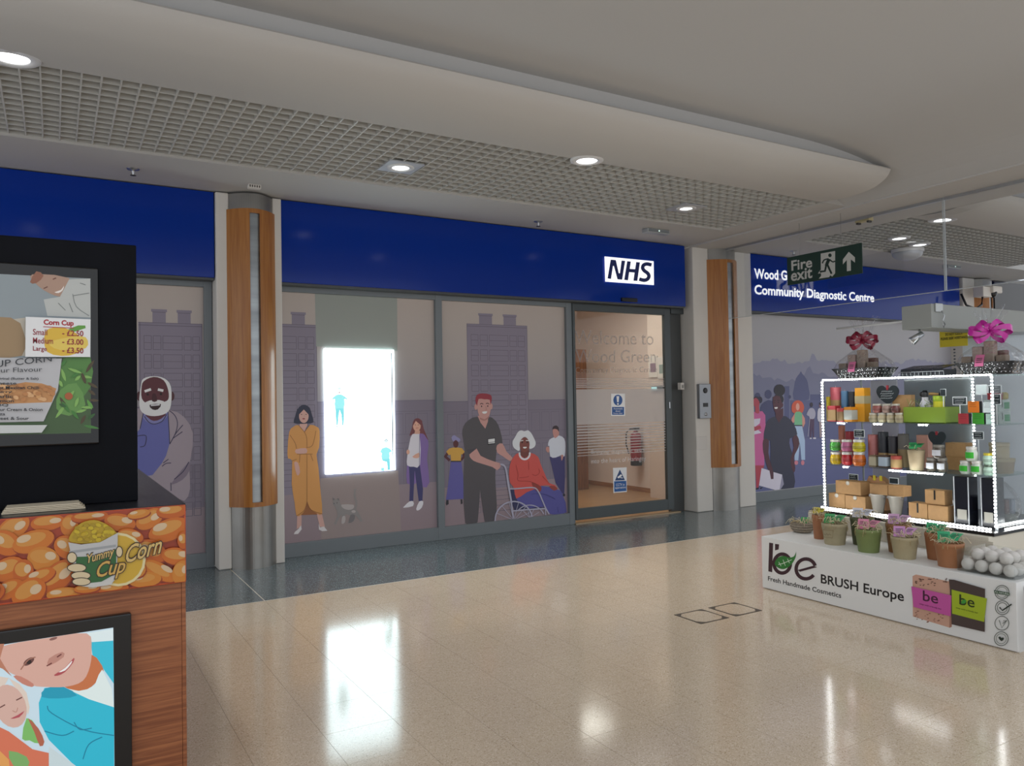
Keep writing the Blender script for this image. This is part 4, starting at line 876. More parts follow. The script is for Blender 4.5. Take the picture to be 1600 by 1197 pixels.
f.text(GT, 'TASTY CUP CORN', (-330, 790), (285, 722), (-330, 752), bold=.005); f.text(GT, 'Choose your Flavour', (-250, 800), (233, 785), (-250, 765))
for i, (s_, xr) in enumerate((('Original (Butter & Salt)', 212), ('Cheese', 92), ('Hot Mexican Chilli', 215), ('Curry', 68), ('Garlic', 72), ('Lemon', 78), ('BBQ', 48), ('Sour Cream & Onion', 235), ('Pizza', 30), ('Sweet & Sour', 160))):
    y = 826 + i * 24; x0 = min(-30, xr - 245) if i in (0, 2, 7) else -40
    f.text('#26292e', s_, (x0, y), (xr, y), (x0, y - 17), bold=.02)
f.poly('#e1e2e3', [(142, 478), (497, 492), (495, 698), (140, 697)])
f.poly('#5f9a3c', [(250, 600), (430, 525), (470, 540), (360, 575), (270, 620)], 2); f.poly('#d9b23a', [(250, 560), (330, 535), (420, 570), (470, 640), (380, 690), (260, 670)], 3); f.poly('#e0c45a', [(270, 620), (380, 590), (470, 590), (470, 650), (330, 660)], 3)
f.text('#a81c2b', 'Corn Cup', (240, 530), (405, 536), (240, 492), bold=.04); f.line('#a81c2b', [(238, 533), (405, 540)], 4)
for i, (a_, b_) in enumerate((('Small', '- £2.50'), ('Medium', '- £3.00'), ('Large', '- £3.50'))):
    y = 580 + i * 47; f.text('#8f1a2a', a_, (182, y - 3), (182 + (78, 110, 76)[i], y), (182, y - 36), bold=.01); f.text('#8f1a2a', b_, (342, y + 2), (458, y + 6), (342, y - 30), bold=.02)
f.build('poster', tw, 'corn cup poster with price card')
# napkins on the counter
NAP = mat('#cfc3ac', .8)
n0 = thing('napkin_stack', 'small stack of folded cream napkins below the poster lightbox', 'napkins', (-.02, 3.33, KZ + .001))
for k in range(4): B().box(-.16 + .004 * k, .10 - .006 * k, 3.27 + .003 * k, 3.385, KZ + .001 + .0055 * k, KZ + .001 + .0055 * k + .0045, NAP, .0015).build('napkin', n0)
# ================================================================== COSMETICS STAND (right)
BX, BY0, BY1, BZ = 4.72, 2.372, 4.222, .40
SX0, SX1, SY0, SY1 = 5.45, 5.95, 2.85, 4.19
ZS = (.567, .92, 1.268, 1.612)
WP = mat('#e4e5e4', .45); WP2 = mat('#d9d3c4', .5); CLR = clear('acrylic', (.97, .98, .98), .01); SHG = clear('shelf_glass', (.90, .96, .94), .08)
t = thing('display_plinth', 'low white plinth printed be BRUSH Europe', 'plinth', (4.98, 3.3, 0))
pn = B().box(BX, BX + .02, BY0, BY1, .006, BZ, WP, .003).build('front_panel', t)
B().box(BX + .02, 5.25, BY0 + .002, BY1 - .002, .0, BZ, WP).build('plinth_body', t)
B().box(4.80, 5.25, 1.9, BY0, .33, .372, WP, .004).build('side_ledge', t); B().box(4.98, 5.25, 1.95, BY0, .0, .33, mat('#2a2422', .6)).build('ledge_support', t)
L9 = (1190, 830, 9.97); MA = '#3a1f2a'; BKT = '#17161a'
f = Fig(L9, g=1.0, rough=.4, X=BX, d0=.0005)
f.poly(MA, [(118, 178), (180, 188), (165, 640), (105, 625)]); f.poly(MA, [(210, 198), (272, 206), (266, 285), (210, 300)])
def ringpts(cx, cy, rx, ry, a0, a1, n=26): return [(cx + rx * math.cos(a0 + (a1 - a0) * k / n), cy + ry * math.sin(a0 + (a1 - a0) * k / n)) for k in range(n + 1)]
f.line(MA, ringpts(322, 505, 128, 148, 0, 2 * math.pi), 54)
f.poly('#2f7a34', [(205, 505), (240, 430), (300, 392), (360, 388), (430, 412), (500, 395), (530, 345), (540, 318), (530, 410), (480, 500), (410, 565), (330, 592), (250, 565)], 3)
f.line('#d7e6d4', [(262, 520), (340, 500), (470, 445)], 10, 4); f.line('#d7e6d4', [(270, 480), (305, 545)], 8); f.line('#d7e6d4', [(335, 445), (372, 540)], 8); f.line('#d7e6d4', [(405, 430), (438, 498)], 8)
f.line(MA, ringpts(692, 588, 152, 155, math.radians(-18), math.radians(-322)), 54); f.poly(MA, [(565, 605), (800, 540), (868, 560), (600, 632)])
f.build('brand_logo', pn, 'be logo with a green leaf'); f = Fig(L9, g=1.0, rough=.4, X=BX, d0=.0005)
f.text(BKT, 'Fresh Handmade Cosmetics', (100, 770), (1240, 1045), (100, 698), bold=.018)
f.build('tagline_lettering', pn, 'Fresh Handmade Cosmetics tagline'); f = Fig((0, 0, 1), g=1.0, rough=.4, X=BX, d0=.0005); f.text(BKT, 'BRUSH Europe', (1282.6, 915.5), (1412.5, 945), (1282.6, 896.8), bold=.018)
f.build('brand_lettering', pn, 'BRUSH Europe lettering')
S7 = (1390, 770, 4.605); f = Fig(S7, g=1.0, rough=.4, X=BX, d0=.0005)
f.poly('#cda28e', [(165, 600), (190, 588), (440, 640), (450, 660), (435, 972), (168, 890)]); f.poly('#a97e6b', [(435, 660), (450, 660), (448, 965), (430, 972)])
for k in range(24): f.ell('#5a3f36', 175 + rnd.random() * 250, 615 + rnd.random() * 55, 4 + 6 * rnd.random(), 3); f.ell('#8a5f50', 180 + rnd.random() * 240, 850 + rnd.random() * 80, 3 + 6 * rnd.random(), 3)
f.poly('#4a3e3c', [(432, 622), (470, 625), (692, 690), (690, 1000), (452, 945), (440, 700)]); f.poly('#c658a3', [(162, 672), (450, 738), (446, 888), (178, 820)]); f.poly('#a4b92a', [(452, 695), (706, 760), (686, 928), (456, 868)])
for x, y, c_ in ((245, 700, '#4a1f3c'), (508, 728, '#2c3b16')):
    f.text(c_, 'be', (x, y + 75), (x + 110, y + 100), (x, y), bold=.012); f.text(c_, 'soap with a lovely bar', (x - 25, y + 105), (x + 135, y + 145), (x - 25, y + 90))
f.ell('#3f9a3c', 540, 782, 20, 14, -.5)
for i, (cx, cy) in enumerate(((815, 715), (818, 825), (815, 937), (811, 1048))):
    f.line('#4a534e', ringpts(cx, cy, 50, 50, 0, 2 * math.pi), 5)
    if i == 0: f.line('#7b847d', ringpts(cx, cy, 38, 38, 0, 2 * math.pi), 4); f.poly('#35533d', [(757, 698), (870, 718), (872, 740), (760, 722)]); f.text('#dfe6e0', 'ALL NATURAL', (763, 716), (868, 736), (763, 703))
    if i == 1: f.line('#4a534e', ringpts(cx, cy, 36, 36, 0, 2 * math.pi), 4); f.line('#26332c', [(798, 822), (818, 845), (885, 800)], 10)
    if i == 2: f.line('#4a534e', [(795, 915), (815, 970), (850, 915)], 5); f.line('#4a534e', [(820, 940), (850, 915), (825, 920)], 5)
    if i == 3: f.line('#7b847d', ringpts(cx, cy, 36, 36, 0, 2 * math.pi), 4); f.poly('#26332c', [(790, 1040), (803, 1032), (812, 1042), (824, 1038), (830, 1050), (812, 1066)], 2)
f.build('plinth_pictures', pn, 'printed soap bars and round badges')
# cabinet and shelf unit
t = thing('display_shelves', 'glass display shelves edged with white LED strips', 'shelves', (5.7, 3.5, BZ))
B().box(5.252, 6.3, SY0 - .05, SY1 + .02, .0, .54, WP2, .004).build('cabinet', t)
for y in (2.95, 3.35, 3.77): B().box(5.246, 5.2525, y - .18, y + .18, .415, .515, mat('#cfc8b8', .5), .002).build('cabinet_door', t)
B().box(5.30, 6.3, SY0 - .06, SY1 + .03, .54, .562, mat('#15161a', .25), .003).build('base_board', t, label='black glossy base board')
for z in ZS[1:]: B().box(SX0, SX1, SY0, SY1, z - .008, z - .002, SHG).build('glass_shelf', t)
PST = mat('#7f8486', .3, metal=.7)
for x, y in ((SX0, SY0), (SX0, SY1), (SX1, SY0), (SX1, SY1), (SX1, 3.255)): B().box(x - .006, x + .006, y - .006, y + .006, .562, ZS[3], PST).build('post', t)
LED = mat('#f4f8ff', .4, emit=22.0); TAPE = mat('#2c2e33', .5)
def led(p, q, n=None):
    p, q = Vector(p), Vector(q); L = (q - p).length; n = n or int(L / .024); b = B()
    d = (q - p) / L
    for k in range(n):
        c = p + d * (L * (k + .5) / n); h = .0056; b.box(c.x - h, c.x + h, c.y - h, c.y + h, c.z - h, c.z + h, LED)
    return b.build('led_strip', t, 'stuff')
xf = SX0 - .012
led((xf, SY1, .575), (xf, SY1, 1.60)); led((xf, SY0, .575), (xf, SY0, 1.60)); led((xf, SY0, 1.606), (xf, SY1, 1.606)); led((xf - .05, SY0, .572), (xf - .05, SY1, .572)); led((SX1 - .012, 3.25, .6), (SX1 - .012, 3.25, 1.6)); led((SX0, SY0 - .05, .572), (SX1, SY0 - .05, .572))
for ya_, yb_, z_ in ((3.98, 4.06, ZS[2]), (3.66, 3.74, ZS[2]), (3.3, 3.38, ZS[2]), (3.96, 4.02, ZS[1]), (3.2, 3.62, ZS[1])): led((xf, ya_, z_ - .012), (xf, yb_, z_ - .012), int((yb_ - ya_) / .024))
BPM = clear('smoked_panel', (.55, .6, .62), .06, .1, opac=.35, ocol=(.42, .47, .48))
B().box(SX1 - .004, SX1 + .002, 3.26, 3.80, .562, 1.60, BPM).build('back_panel', t); B().box(SX1 - .004, SX1 + .002, 3.86, 4.1, .562, 1.60, clear('clear_panel', (.85, .85, .88), .05, .1, opac=.4, ocol=(.6, .6, .62))).build('back_panel', t)
B().box(SX0, SX1, 2.853, 2.857, .57, 1.6, CLR).build('end_pane', t)
# tall white rear panel with notice
t = thing('rear_panel', 'white panel behind the cosmetics shelves', 'panel', (6.5, 3.4, 0)); B().box(6.48, 6.52, 2.2, 3.62, .0, 1.93, mat('#dfe8f2', .5)).build('panel_board', t); B().box(6.46, 6.54, 2.2, 3.62, 1.93, 1.95, ALU).build('panel_cap', t)
a, c = at(1468, 517, X=6.3), at(1512, 540, X=6.3); t = thing('notice_sign', 'yellow DO NOT TOUCH notice hanging above the shelves', 'sign', (6.3, (a.y + c.y) / 2, c.z))
B().box(6.298, 6.305, c.y, a.y, c.z, a.z, mat('#d6c11c', .4), .001).build('board', t)
f = Fig((1300, 470, 5.333), rough=.5, X=6.297, d0=.001); f.text('#3a3413', 'DO NOT TOUCH', (945, 293), (1085, 283), (945, 270), bold=.02); f.text('#3a3413', 'PLEASE SEEK ASSISTANCE', (908, 330), (1132, 312), (908, 308), bold=.02); f.build('lettering', t)
b = B()
for k in range(9): b.lathe([(.006, 0), (.009, .006), (.006, .012)], mat('#55595e', .4, metal=.7), (6.31, (a.y + c.y) / 2, c.z - .03 - k * .026), 8)
b.build('chain', t, 'stuff'); B().tube([(6.31, a.y - .05, a.z), (6.31, a.y - .05, 1.96)], .003, ALU, 6).build('hanger', t)
# canopy beam with spotlights
CX = 5.5; cz0, cz1 = 1.965, 2.14; cy0, cy1 = 3.29, 3.52
t = thing('canopy_beam', 'grey box beam over the cosmetics stand', 'beam', (6.5, 3.4, cz0)); GB = mat('#8f928f', .5)
B().box(CX, 9.0, cy0, cy1, cz0, cz1, GB, .004).build('beam_box', t)
B().tube([(CX + .01, 3.5, 2.03), (CX - .03, 4.06, 2.02)], .008, mat('#b3b4b5', .4), 8).build('side_rod', t)
for xx in (5.58, 7.2):
    B().box(xx - .04, xx + .05, cy0 - .012, cy0, cz1 - .06, cz1 + .004, mat('#a9acac', .35, metal=.6), .003).build('clip_plate', t)
    B().tube([(xx + .03, cy0 - .015, cz1 - .05), (xx + .05, cy0 - .02, cz1 - .09), (xx + .03, cy0 - .02, cz1 - .12), (xx + .055, cy0 - .02, cz1 - .15), (xx + .04, cy0 - .02, cz1 - .17), (xx + .025, cy0 - .02, cz1 - .15)], .004, ALU, 6).build('hook', t)
c = at(1435, 522, X=5.55); sp = thing('spotlight', 'small silver spotlight under the grey beam end', 'spotlight', (5.56, 3.42, cz0 - .08))
B().tube([(5.56, 3.42, cz0), (5.56, 3.42, cz0 - .05)], .008, ALU).build('stem', sp); B().tube([(5.57, 3.40, cz0 - .03), (5.52, 3.46, cz0 - .09)], .03, ALU, 14, rs=[.018, .034]).build('lamp_head', sp); B().tube([(5.52, 3.461, cz0 - .091), (5.5195, 3.4615, cz0 - .0915)], .03, mat('#eeeeee', .3), 14).build('lens', sp)
# camera on far pillar
p = at(1540, 456, Y=7.1); t = thing('cctv_camera', 'white CCTV camera on the far oak pillar', 'camera', (p.x, p.y, p.z))
B().box(p.x - .16, p.x + .12, p.y - .05, p.y + .12, p.z - .09, p.z + .08, WHITE, .01).build('bracket_box', t); B().box(p.x + .05, p.x + .34, p.y - .1, p.y + .05, p.z - .02, p.z + .1, WHITE, .02).build('camera_body', t); B().ball((p.x + .14, p.y - .04, p.z - .03), .07, mat('#1b1c20', .15)).build('lens_dome', t)
B().tube([(p.x - .1, p.y, p.z - .09), (p.x - .13, p.y, p.z - .22), (p.x - .3, p.y, p.z - .3), (p.x - .5, p.y + .05, p.z - .24), (p.x - .55, p.y + .1, p.z - .05)], .018, BLACK).build('cable', t)
# ---- glass smoke screen under the beam
GX = 7.56; zg0, zg1 = 2.49, ZC - .03
SMK = clear('screen_glass', (.93, .95, .97), .06)
for y0, y1, lab in ((4.375, 7.3, 'frameless glass screen panel beside the second pillar'), (1.4, 4.365, 'frameless glass screen panel nearer the camera')):
    t = thing('glass_screen', lab, 'glass screen', (GX, (y0 + y1) / 2, zg0), 'glass smoke screens under the beam')
    B().box(GX - .005, GX + .005, y0, y1, zg0, zg1, SMK).build('pane', t); B().box(GX - .006, GX + .006, y0, y1, zg0 - .006, zg0, mat('#c7cdd0', .2)).build('bottom_edge', t); B().box(GX - .012, GX + .012, y0, y1, zg1 - .02, zg1 + .01, ALU).build('top_clamp', t)
    B().box(GX - .006, GX + .006, (y0 if y0 > 4 else y1 - .006), (y0 + .006 if y0 > 4 else y1), zg0, zg1, mat('#c7cdd0', .2)).build('edge', t)
# ---- fire exit sign
FX = 7.2; GRN = mat('#16342a', .5)
t = thing('exit_sign', 'dark green Fire exit sign hanging from two wires', 'sign', (FX, 5.5, 2.735))
B().box(FX, FX + .012, 5.025, 5.975, 2.733, 3.05, GRN, .003).build('sign_board', t)
F1 = (1225, 375, 12.308); SI = '#c7c7c2'; GK = '#0f2a20'
f = Fig(F1, g=1.0, rough=.5, X=FX, d0=.001)
f.text(SI, 'Fire', (145, 598), (545, 525), (140, 400), bold=.022); f.text(SI, 'exit', (135, 800), (545, 730), (135, 590), bold=.022)
f.poly(SI, [(708, 262), (985, 212), (985, 640), (930, 705), (890, 680), (870, 715), (670, 745), (715, 690), (712, 640), (655, 648), (690, 590), (710, 575)])
f.ell(GK, 885, 295, 33, 36); f.line(GK, [(870, 365), (835, 440), (815, 500)], 62); f.line(GK, [(860, 362), (775, 385), (738, 450)], 26, 3); f.line(GK, [(880, 375), (935, 420), (985, 408)], 26, 3); f.line(GK, [(815, 480), (790, 598), (690, 612)], 38); f.line(GK, [(840, 480), (880, 570), (918, 650)], 38)
f.poly(SI, [(1248, 228), (1368, 335), (1368, 435), (1288, 375), (1290, 590), (1212, 602), (1210, 385), (1135, 470), (1135, 375)])
f.build('sign_print', t, 'pale Fire exit lettering, running man and arrow')
for yy in (5.8, 5.27): B().tube([(FX + .006, yy, 3.05), (FX + .006, yy, ZC - .022)], .0022, mat('#9a9a9a', .4, metal=.6), 6).build('wire', t)
# ================================================================== GOODS ON THE STAND
KR = '#b58d5f'; KRM = mat(KR, .75, noise=(30, .06)); GOLD = mat('#a98a5c', .5)
def spot(px0, px1, pt, X, zs):
    c = (px0 + px1) / 2; p = at(c, 700, X=X); z = proj((X, p.y, 1))[2]; return p.y, (px1 - px0) * z / FPX, at(c, pt, X=X).z - zs
def candle(px0, px1, pt, X, zs, col, label, lab=(0, .45), lc='#a98a5c', sq=False, group='candles on the shelves', top=None):
    y, d, h = spot(px0, px1, pt, X, zs); r = d / 2; t = thing('candle', label, 'candle', (X, y, zs), group); m = mat(col, .45)
    b = B()
    if sq: s_ = r * .82; b.box(-s_, s_, -s_, s_, 0, h, m, .004)
    else: b.lathe([(r * .97, 0), (r, .004), (r, h - .004), (r * .95, h), (r * .4, h - .002), (1e-5, h - .003)], m, n=20)
    b.build('wax', t, local=True)
    if lab:
        l0, l1 = lab[0] * h + .003, lab[1] * h
        if sq: B().box(-s_ - .0015, s_ + .0, -s_ - .0015, s_ + .0, l0, l1, mat(lc, .6)).build('label_band', t, local=True)
        else: B().lathe([(r + .0008, l0), (r + .0012, l0 + .001), (r + .0012, l1)], mat(lc, .6), n=20).build('label_band', t, local=True)
    B().tube([(0, 0, h - .004), (.001, .001, h + .006), (.003, .002, h + .012)], .0012, mat('#d8cdb4', .8), 5).build('wick', t, local=True)
    return zs + h
def jar(px0, px1, pt, X, zs, col, label, group, lid='#d8d5cf', bulge=1.0, lab=None, body=None, labc=None):
    y, d, h = spot(px0, px1, pt, X, zs); r = d / 2; t = thing('jar', label, 'jar', (X, y, zs), group)
    m = body or mat(col, .22, coat=.4)
    B().lathe([(r * .75, 0), (r * .92 * bulge, h * .12), (r * 1.0, h * .38), (r * .97, h * .58), (r * .80, h * .76), (r * .78, h * .8)], m, n=20).build('body', t, local=True)
    B().lathe([(r * .84, h * .8), (r * .86, h * .83), (r * .86, h * .98), (r * .82, h), (1e-5, h)], mat(lid, .35, metal=.3), n=20).build('lid', t, local=True)
    if labc:
        B().prism([(math.cos(a) * r * 1.015, math.sin(a) * r * 1.015) for a in [math.pi - .8 + .16 * k for k in range(11)]] + [(math.cos(a) * r * .9, math.sin(a) * r * .9) for a in [math.pi + .8 - .16 * k for k in range(11)]], lambda u, v, w2: (u, v, w2), h * .2, h * .62, mat(labc, .6)).build('label', t, local=True)
    else:
        b = B()
        for k in range(2): b.lathe([(r * 1.004, h * (.3 + .12 * k)), (r * 1.004, h * (.33 + .12 * k))], mat('#2b2620', .6), n=20)
        b.build('label_print', t, 'stuff', local=True)
    return zs + h
def carton(px0, px1, pt, X, zs, label, dep=.1, col=KRM, group='kraft cardboard boxes on the shelves', strap=None, rz=0, tape=False):
    y0, d, h = spot(px0, px1, pt, X, zs); a, c = at(px0, 700, X=X).y, at(px1, 700, X=X).y; w_ = abs(a - c); y = (a + c) / 2
    t = thing('gift_box', label, 'box', (X + dep / 2, y, zs), group, rz)
    B().box(-dep / 2, dep / 2, -w_ / 2, w_ / 2, 0, h * .96, col, .003).build('box_body', t, local=True)
    B().box(-dep / 2 - .001, dep / 2, -w_ / 2, w_ / 2, h * .95, h, col, .002).build('lid_flap', t, local=True)
    if strap: B().box(-dep / 2 - .003, -dep / 2 - .0005, -.006, .006, h * .35, h * 1.0, mat(strap, .5)).build('strap', t, local=True)
    if tape: B().lathe([(.017, 0), (.017, -.0015), (1e-5, -.002)], mat('#d6d0c4', .4), (-dep / 2 - .001, 0, h * .86), 14, 'X').build('seal', t, local=True)
    return zs + h
def scrib(b, X, y0, y1, z0, z1, rows, m, seed=0):
    r = random.Random(seed); hh = (z1 - z0) / rows
    for k in range(rows):
        zc = z1 - (k + .5) * hh; a, c = y1 - (y1 - y0) * r.uniform(0, .15), y0 + (y1 - y0) * r.uniform(0, .2); n = 7
        for j in range(n):
            ya, yb = a + (c - a) * j / n, a + (c - a) * (j + .75) / n; za, zb = zc - hh * r.uniform(.1, .3), zc + hh * r.uniform(.1, .3); w_ = hh * .09
            b.add([(X, ya, za - w_), (X, yb, zb - w_), (X, yb, zb + w_), (X, ya, za + w_)], [(0, 1, 2, 3)], m)
CHK = mat('#1f2a30', .7); CHW = mat('#e2e8ea', .6)
def card(px0, px1, py0, py1, X, label, zs=None, col=CHK, rim=CHW, rows=3, group='small chalkboard price signs', txt=True):
    a, c = at(px0, py0, X=X), at(px1, py1, X=X); y1, y0, z1, z0 = a.y, c.y, a.z, c.z; t = thing('chalk_sign', label, 'sign', (X, (y0 + y1) / 2, zs if zs else z0), group)
    B().box(X + .0005, X + .004, y0, y1, z0, z1, rim, .001).build('border', t); k = (y1 - y0) * .06
    B().box(X - .001, X + .001, y0 + k, y1 - k, z0 + k, z1 - k, col).build('board', t)
    if txt:
        b = B(); scrib(b, X - .0014, y0 + 2 * k, y1 - 2 * k, z0 + k, z1 - k, rows, CHW, int(px0)); b.build('chalk_writing', t, 'stuff')
    if zs: B().box(X + .001, X + .003, (y0 + y1) / 2 - .003, (y0 + y1) / 2 + .003, zs, z0 + .001, CHW).build('stick', t)
def heart(px0, px1, py0, py1, X, label, zs, wr=True):
    a, c = at(px0, py0, X=X), at(px1, py1, X=X); y1, y0, z1, z0 = a.y, c.y, a.z, c.z; t = thing('heart_chalkboard', label, 'sign', (X, (y0 + y1) / 2, zs), 'heart shaped chalkboards')
    pts = smooth([(0, -.5), (-.35, -.2), (-.5, .15), (-.42, .42), (-.22, .5), (0, .32), (.22, .5), (.42, .42), (.5, .15), (.35, -.2)], 4); cy, cz, wy, wz = (y0 + y1) / 2, (z0 + z1) / 2, y1 - y0, z1 - z0
    B().prism([(cy + u * wy, cz + v * wz) for u, v in pts], lambda u, v, d: (d, u, v), X, X + .005, CHK).build('board', t)
    if wr: b = B(); scrib(b, X - .001, cy - wy * .32, cy + wy * .32, cz - wz * .25, cz + wz * .25, 4, CHW, 5); b.build('chalk_writing', t, 'stuff')
    B().box(X - .006, X + .008, cy - .008, cy + .008, cz + .26 * wz, cz + .52 * wz, mat('#a01d2c', .4), .002).build('red_peg', t)
    B().box(X, X + .004, cy - .004, cy + .004, zs, z0 + .004, CHK).build('foot_pin', t)
def soap(px0, px1, py0, X, zs, col, label):
    y, d, h = spot(px0, px1, py0, X, zs); a, c = at(px0, 700, X=X).y, at(px1, 700, X=X).y; w_ = abs(a - c); t = thing('soap_bar', label, 'soap', (X + .02, (a + c) / 2, zs), 'wrapped soap bars on the top tier')
    B().box(-.018, .018, -w_ / 2, w_ / 2, 0, h, mat('#2a2a2c', .4), .003).build('soap_block', t, local=True); B().box(-.0205, -.0182, -w_ / 2 + .001, w_ / 2 - .003, .001, h - .001, mat(col, .4), .001).build('wrapper', t, local=True)
    b = B(); scrib(b, -.0212, -w_ * .35, w_ * .35, h * .45, h * .95, 3, mat('#2a2320', .6), int(px0)); b.build('wrapper_print', t, 'stuff', local=True)
    return zs + h
T1, T2, T3, TT = .5625, .9185, 1.2665, 1.6115
XA, XB, XC = 5.52, 5.60, 5.70
# ---- top tier
candle(1300, 1316, 605, XB, T3, '#c8606a', 'rose pink pillar candle with kraft label, back row of top tier', (.02, .62)); candle(1316.5, 1328, 611, XB, T3, '#4a7396', 'blue pillar candle on the top tier', (.02, .42)); candle(1328, 1340, 612, XB, T3, '#23252c', 'black pillar candle beside the blue candle on the top tier', (.02, .42)); candle(1293, 1300.5, 620, XB, T3, '#c9b423', 'slim yellow candle beside the left LED post', None)
candle(1296, 1314, 634, XA, T3, '#b8323b', 'red square candle in front of the pink candle', (.05, .75), sq=True); candle(1309.5, 1321.5, 638, XA - .02, T3, '#b53f42', 'small red candle with brown label between red and orange ones', (.05, .75), '#8a6f4c'); candle(1322, 1339, 636, XA, T3, '#d98d1f', 'orange square candle with silver label', (.12, .8), '#b9bcb6', sq=True); candle(1340, 1360, 606, XB, T3, '#dd9a1c', 'tall orange square pillar candle with grey label', (.52, .76), '#b7aa84', sq=True)
heart(1369, 1405, 603, 631, XB + .06, 'heart chalkboard with writing and red peg behind the small jars', T3)
carton(1396, 1426, 617, XB + .08, T3, 'kraft gift bag behind the small jars', .05)
CJ = mat('#b7a888', .2, coat=.5); CJ2 = mat('#a9786a', .2, coat=.5)
z = 0
for i, (a, c, lab) in enumerate(((1359, 1373, 'clear jar of beige salts, leftmost of the lower four'), (1373, 1387, 'clear jar of beige salts, second of the lower four'), (1387, 1400, 'clear jar of beige salts, third of the lower four'), (1400, 1413, 'clear jar of beige salts beside the green planter'))): z = jar(a, c, 645, XA, T3, '#b7a888', lab, 'clear salt jars', lid='#c9c4b6', body=CJ)
for i, (a, c, lab, m_) in enumerate(((1365, 1380, 'clear jar with red contents on the upper row', mat('#9a5a55', .2, coat=.5)), (1380, 1394, 'clear jar with pink grey contents, middle of the upper row', mat('#a58a80', .2, coat=.5)), (1394, 1408, 'clear jar with dark red contents beside the planter upper row', mat('#6f3f3d', .2, coat=.5)))): jar(a, c, 631, XA, z, '#b7a888', lab, 'clear salt jars', lid='#c9c4b6', body=m_)
# planter
a, c = at(1412, 663, X=XA), at(1477, 663, X=XA); t = thing('planter_box', 'lime green planter box on the top tier', 'planter', (XA + .1, (a.y + c.y) / 2, T3)); GN = mat('#87a233', .4); w_ = a.y - c.y; hz = .118
for x0, x1, y0, y1 in ((0, .005, 0, w_), (.195, .2, 0, w_), (.005, .195, 0, .005), (.005, .195, w_ - .005, w_)): B().box(XA + x0, XA + x1, c.y + y0, c.y + y1, T3, T3 + hz, GN, .001).build('side_panel', t)
B().box(XA, XA + .2, c.y, c.y + w_, T3, T3 + .006, GN).build('bottom', t); b = B()
for k in range(34):
    x, y = XA + .02 + rnd.random() * .16, c.y + .12 + rnd.random() * (w_ - .14); b.tube([(x, y, T3 + .09), (x + rnd.uniform(-.02, .02), y + rnd.uniform(-.02, .02), T3 + .13), (x + rnd.uniform(-.05, .05), y + rnd.uniform(-.05, .05), T3 + .13 + rnd.random() * .05)], .0016, mat('#7f9a4a' if k % 3 else '#cfcab0', .7), 4)
b.build('raffia', t, 'stuff')
y, d, h = spot(1440, 1455, 622, XA + .08, T3); BW = mat('#c9c8d0', .3)
t = thing('pump_bottle', 'white bottle with black lid standing in the green planter', 'bottle', (XA + .08, y, T3 + .007)); B().lathe([(d * .42, 0), (d * .5, .01), (d * .5, h - .05), (d * .3, h - .02), (d * .3, h)], BW, n=18).build('bottle_body', t, local=True); B().lathe([(d * .34, h), (d * .34, h + .03), (d * .2, h + .05), (1e-5, h + .05)], BLACK, n=14).build('cap', t, local=True)
y, d, h = spot(1461, 1477, 620, XA + .06, T3); t = thing('tub', 'yellow tub with green lid in the planter end', 'tub', (XA + .06, y, T3 + .007)); B().lathe([(d * .45, 0), (d * .5, .02), (d * .5, h - .04)], mat('#d3cf24', .35), n=18).build('tub_body', t, local=True); B().lathe([(d * .5, h - .04), (d * .52, h - .038), (d * .52, h), (1e-5, h)], mat('#9cb82a', .35), n=18).build('lid', t, local=True)
a = at(1446, 616, X=XA + .15); t = thing('massage_tool', 'wooden handled black massage tool lying above the planter', 'tool', (a.x, a.y, T3 + .12)); B().tube([(a.x, a.y + .015, a.z), (a.x, a.y - .05, a.z + .002), (a.x, a.y - .11, a.z - .002)], .01, mat('#b08a52', .5), 10, rs=[.007, .012, .007]).build('handle', t); B().ball((a.x, a.y + .025, a.z), .02, BLACK, 10).build('black_end', t); B().ball((a.x, a.y - .12, a.z), .018, BLACK, 10).build('black_end', t); B().tube([(a.x, a.y + .025, a.z - .015), (a.x, a.y + .025, T3 + .12)], .004, BLACK, 6).build('support', t)
card(1469, 1478, 608, 619, XA + .02, 'tiny black card above the yellow tub', T3 + .12, txt=False); card(1488, 1511, 620, 633, XA, 'chalkboard sign right of the green planter', T3)
zz = soap(1498, 1515, 646, XA, T3, '#b5363f', 'red wrapped soap bar at the bottom left of the soap stack'); zz = soap(1520, 1539, 645, XA, T3, '#3f9a2c', 'green wrapped soap bar at the bottom of the soap stack'); soap(1541, 1556, 646.5, XA, T3, '#bcdad0', 'pale mint soap bar beside the right LED post'); soap(1513.5, 1532, 627, XA, zz, '#df7a1c', 'orange wrapped soap bar on top of the soap stack'); soap(1537, 1554, 628, XA, zz, '#d7e4e4', 'white wrapped soap bar on top of the soap stack')
card(1524, 1543, 601, 617, XB, 'blank white card above the soap stack', T3, col=mat('#dce9ea', .5), txt=False); card(1543.5, 1565, 602, 616, XB + .005, 'wide chalkboard sign behind the right LED post', T3); card(1549, 1564, 616, 632, XA - .03, 'rounded chalkboard sign on the white soap bar', T3)
for z0_, lab in ((T3, 'lower clear box with green label at the shelf end'), (T3 + .085, 'upper clear box with green label at the shelf end')):
    t = thing('clear_gift_box', lab, 'box', (5.65, 2.9, z0_), 'clear boxes with green labels'); B().box(5.575, 5.715, 2.875, 2.98, z0_, z0_ + .083, clear('box_clear', (.85, .93, .9), .1, .05, opac=.3, ocol=(.75, .85, .8)), .003).build('box_body', t); B().box(5.635, 5.695, 2.872, 2.875, z0_ + .02, z0_ + .065, mat('#17804a', .5)).build('label', t)
    B().tube([(5.595, 2.87, z0_ + .08), (5.597, 2.868, z0_ + .05), (5.595, 2.868, z0_ + .03)], .003, BLACK, 6).build('tassel', t)
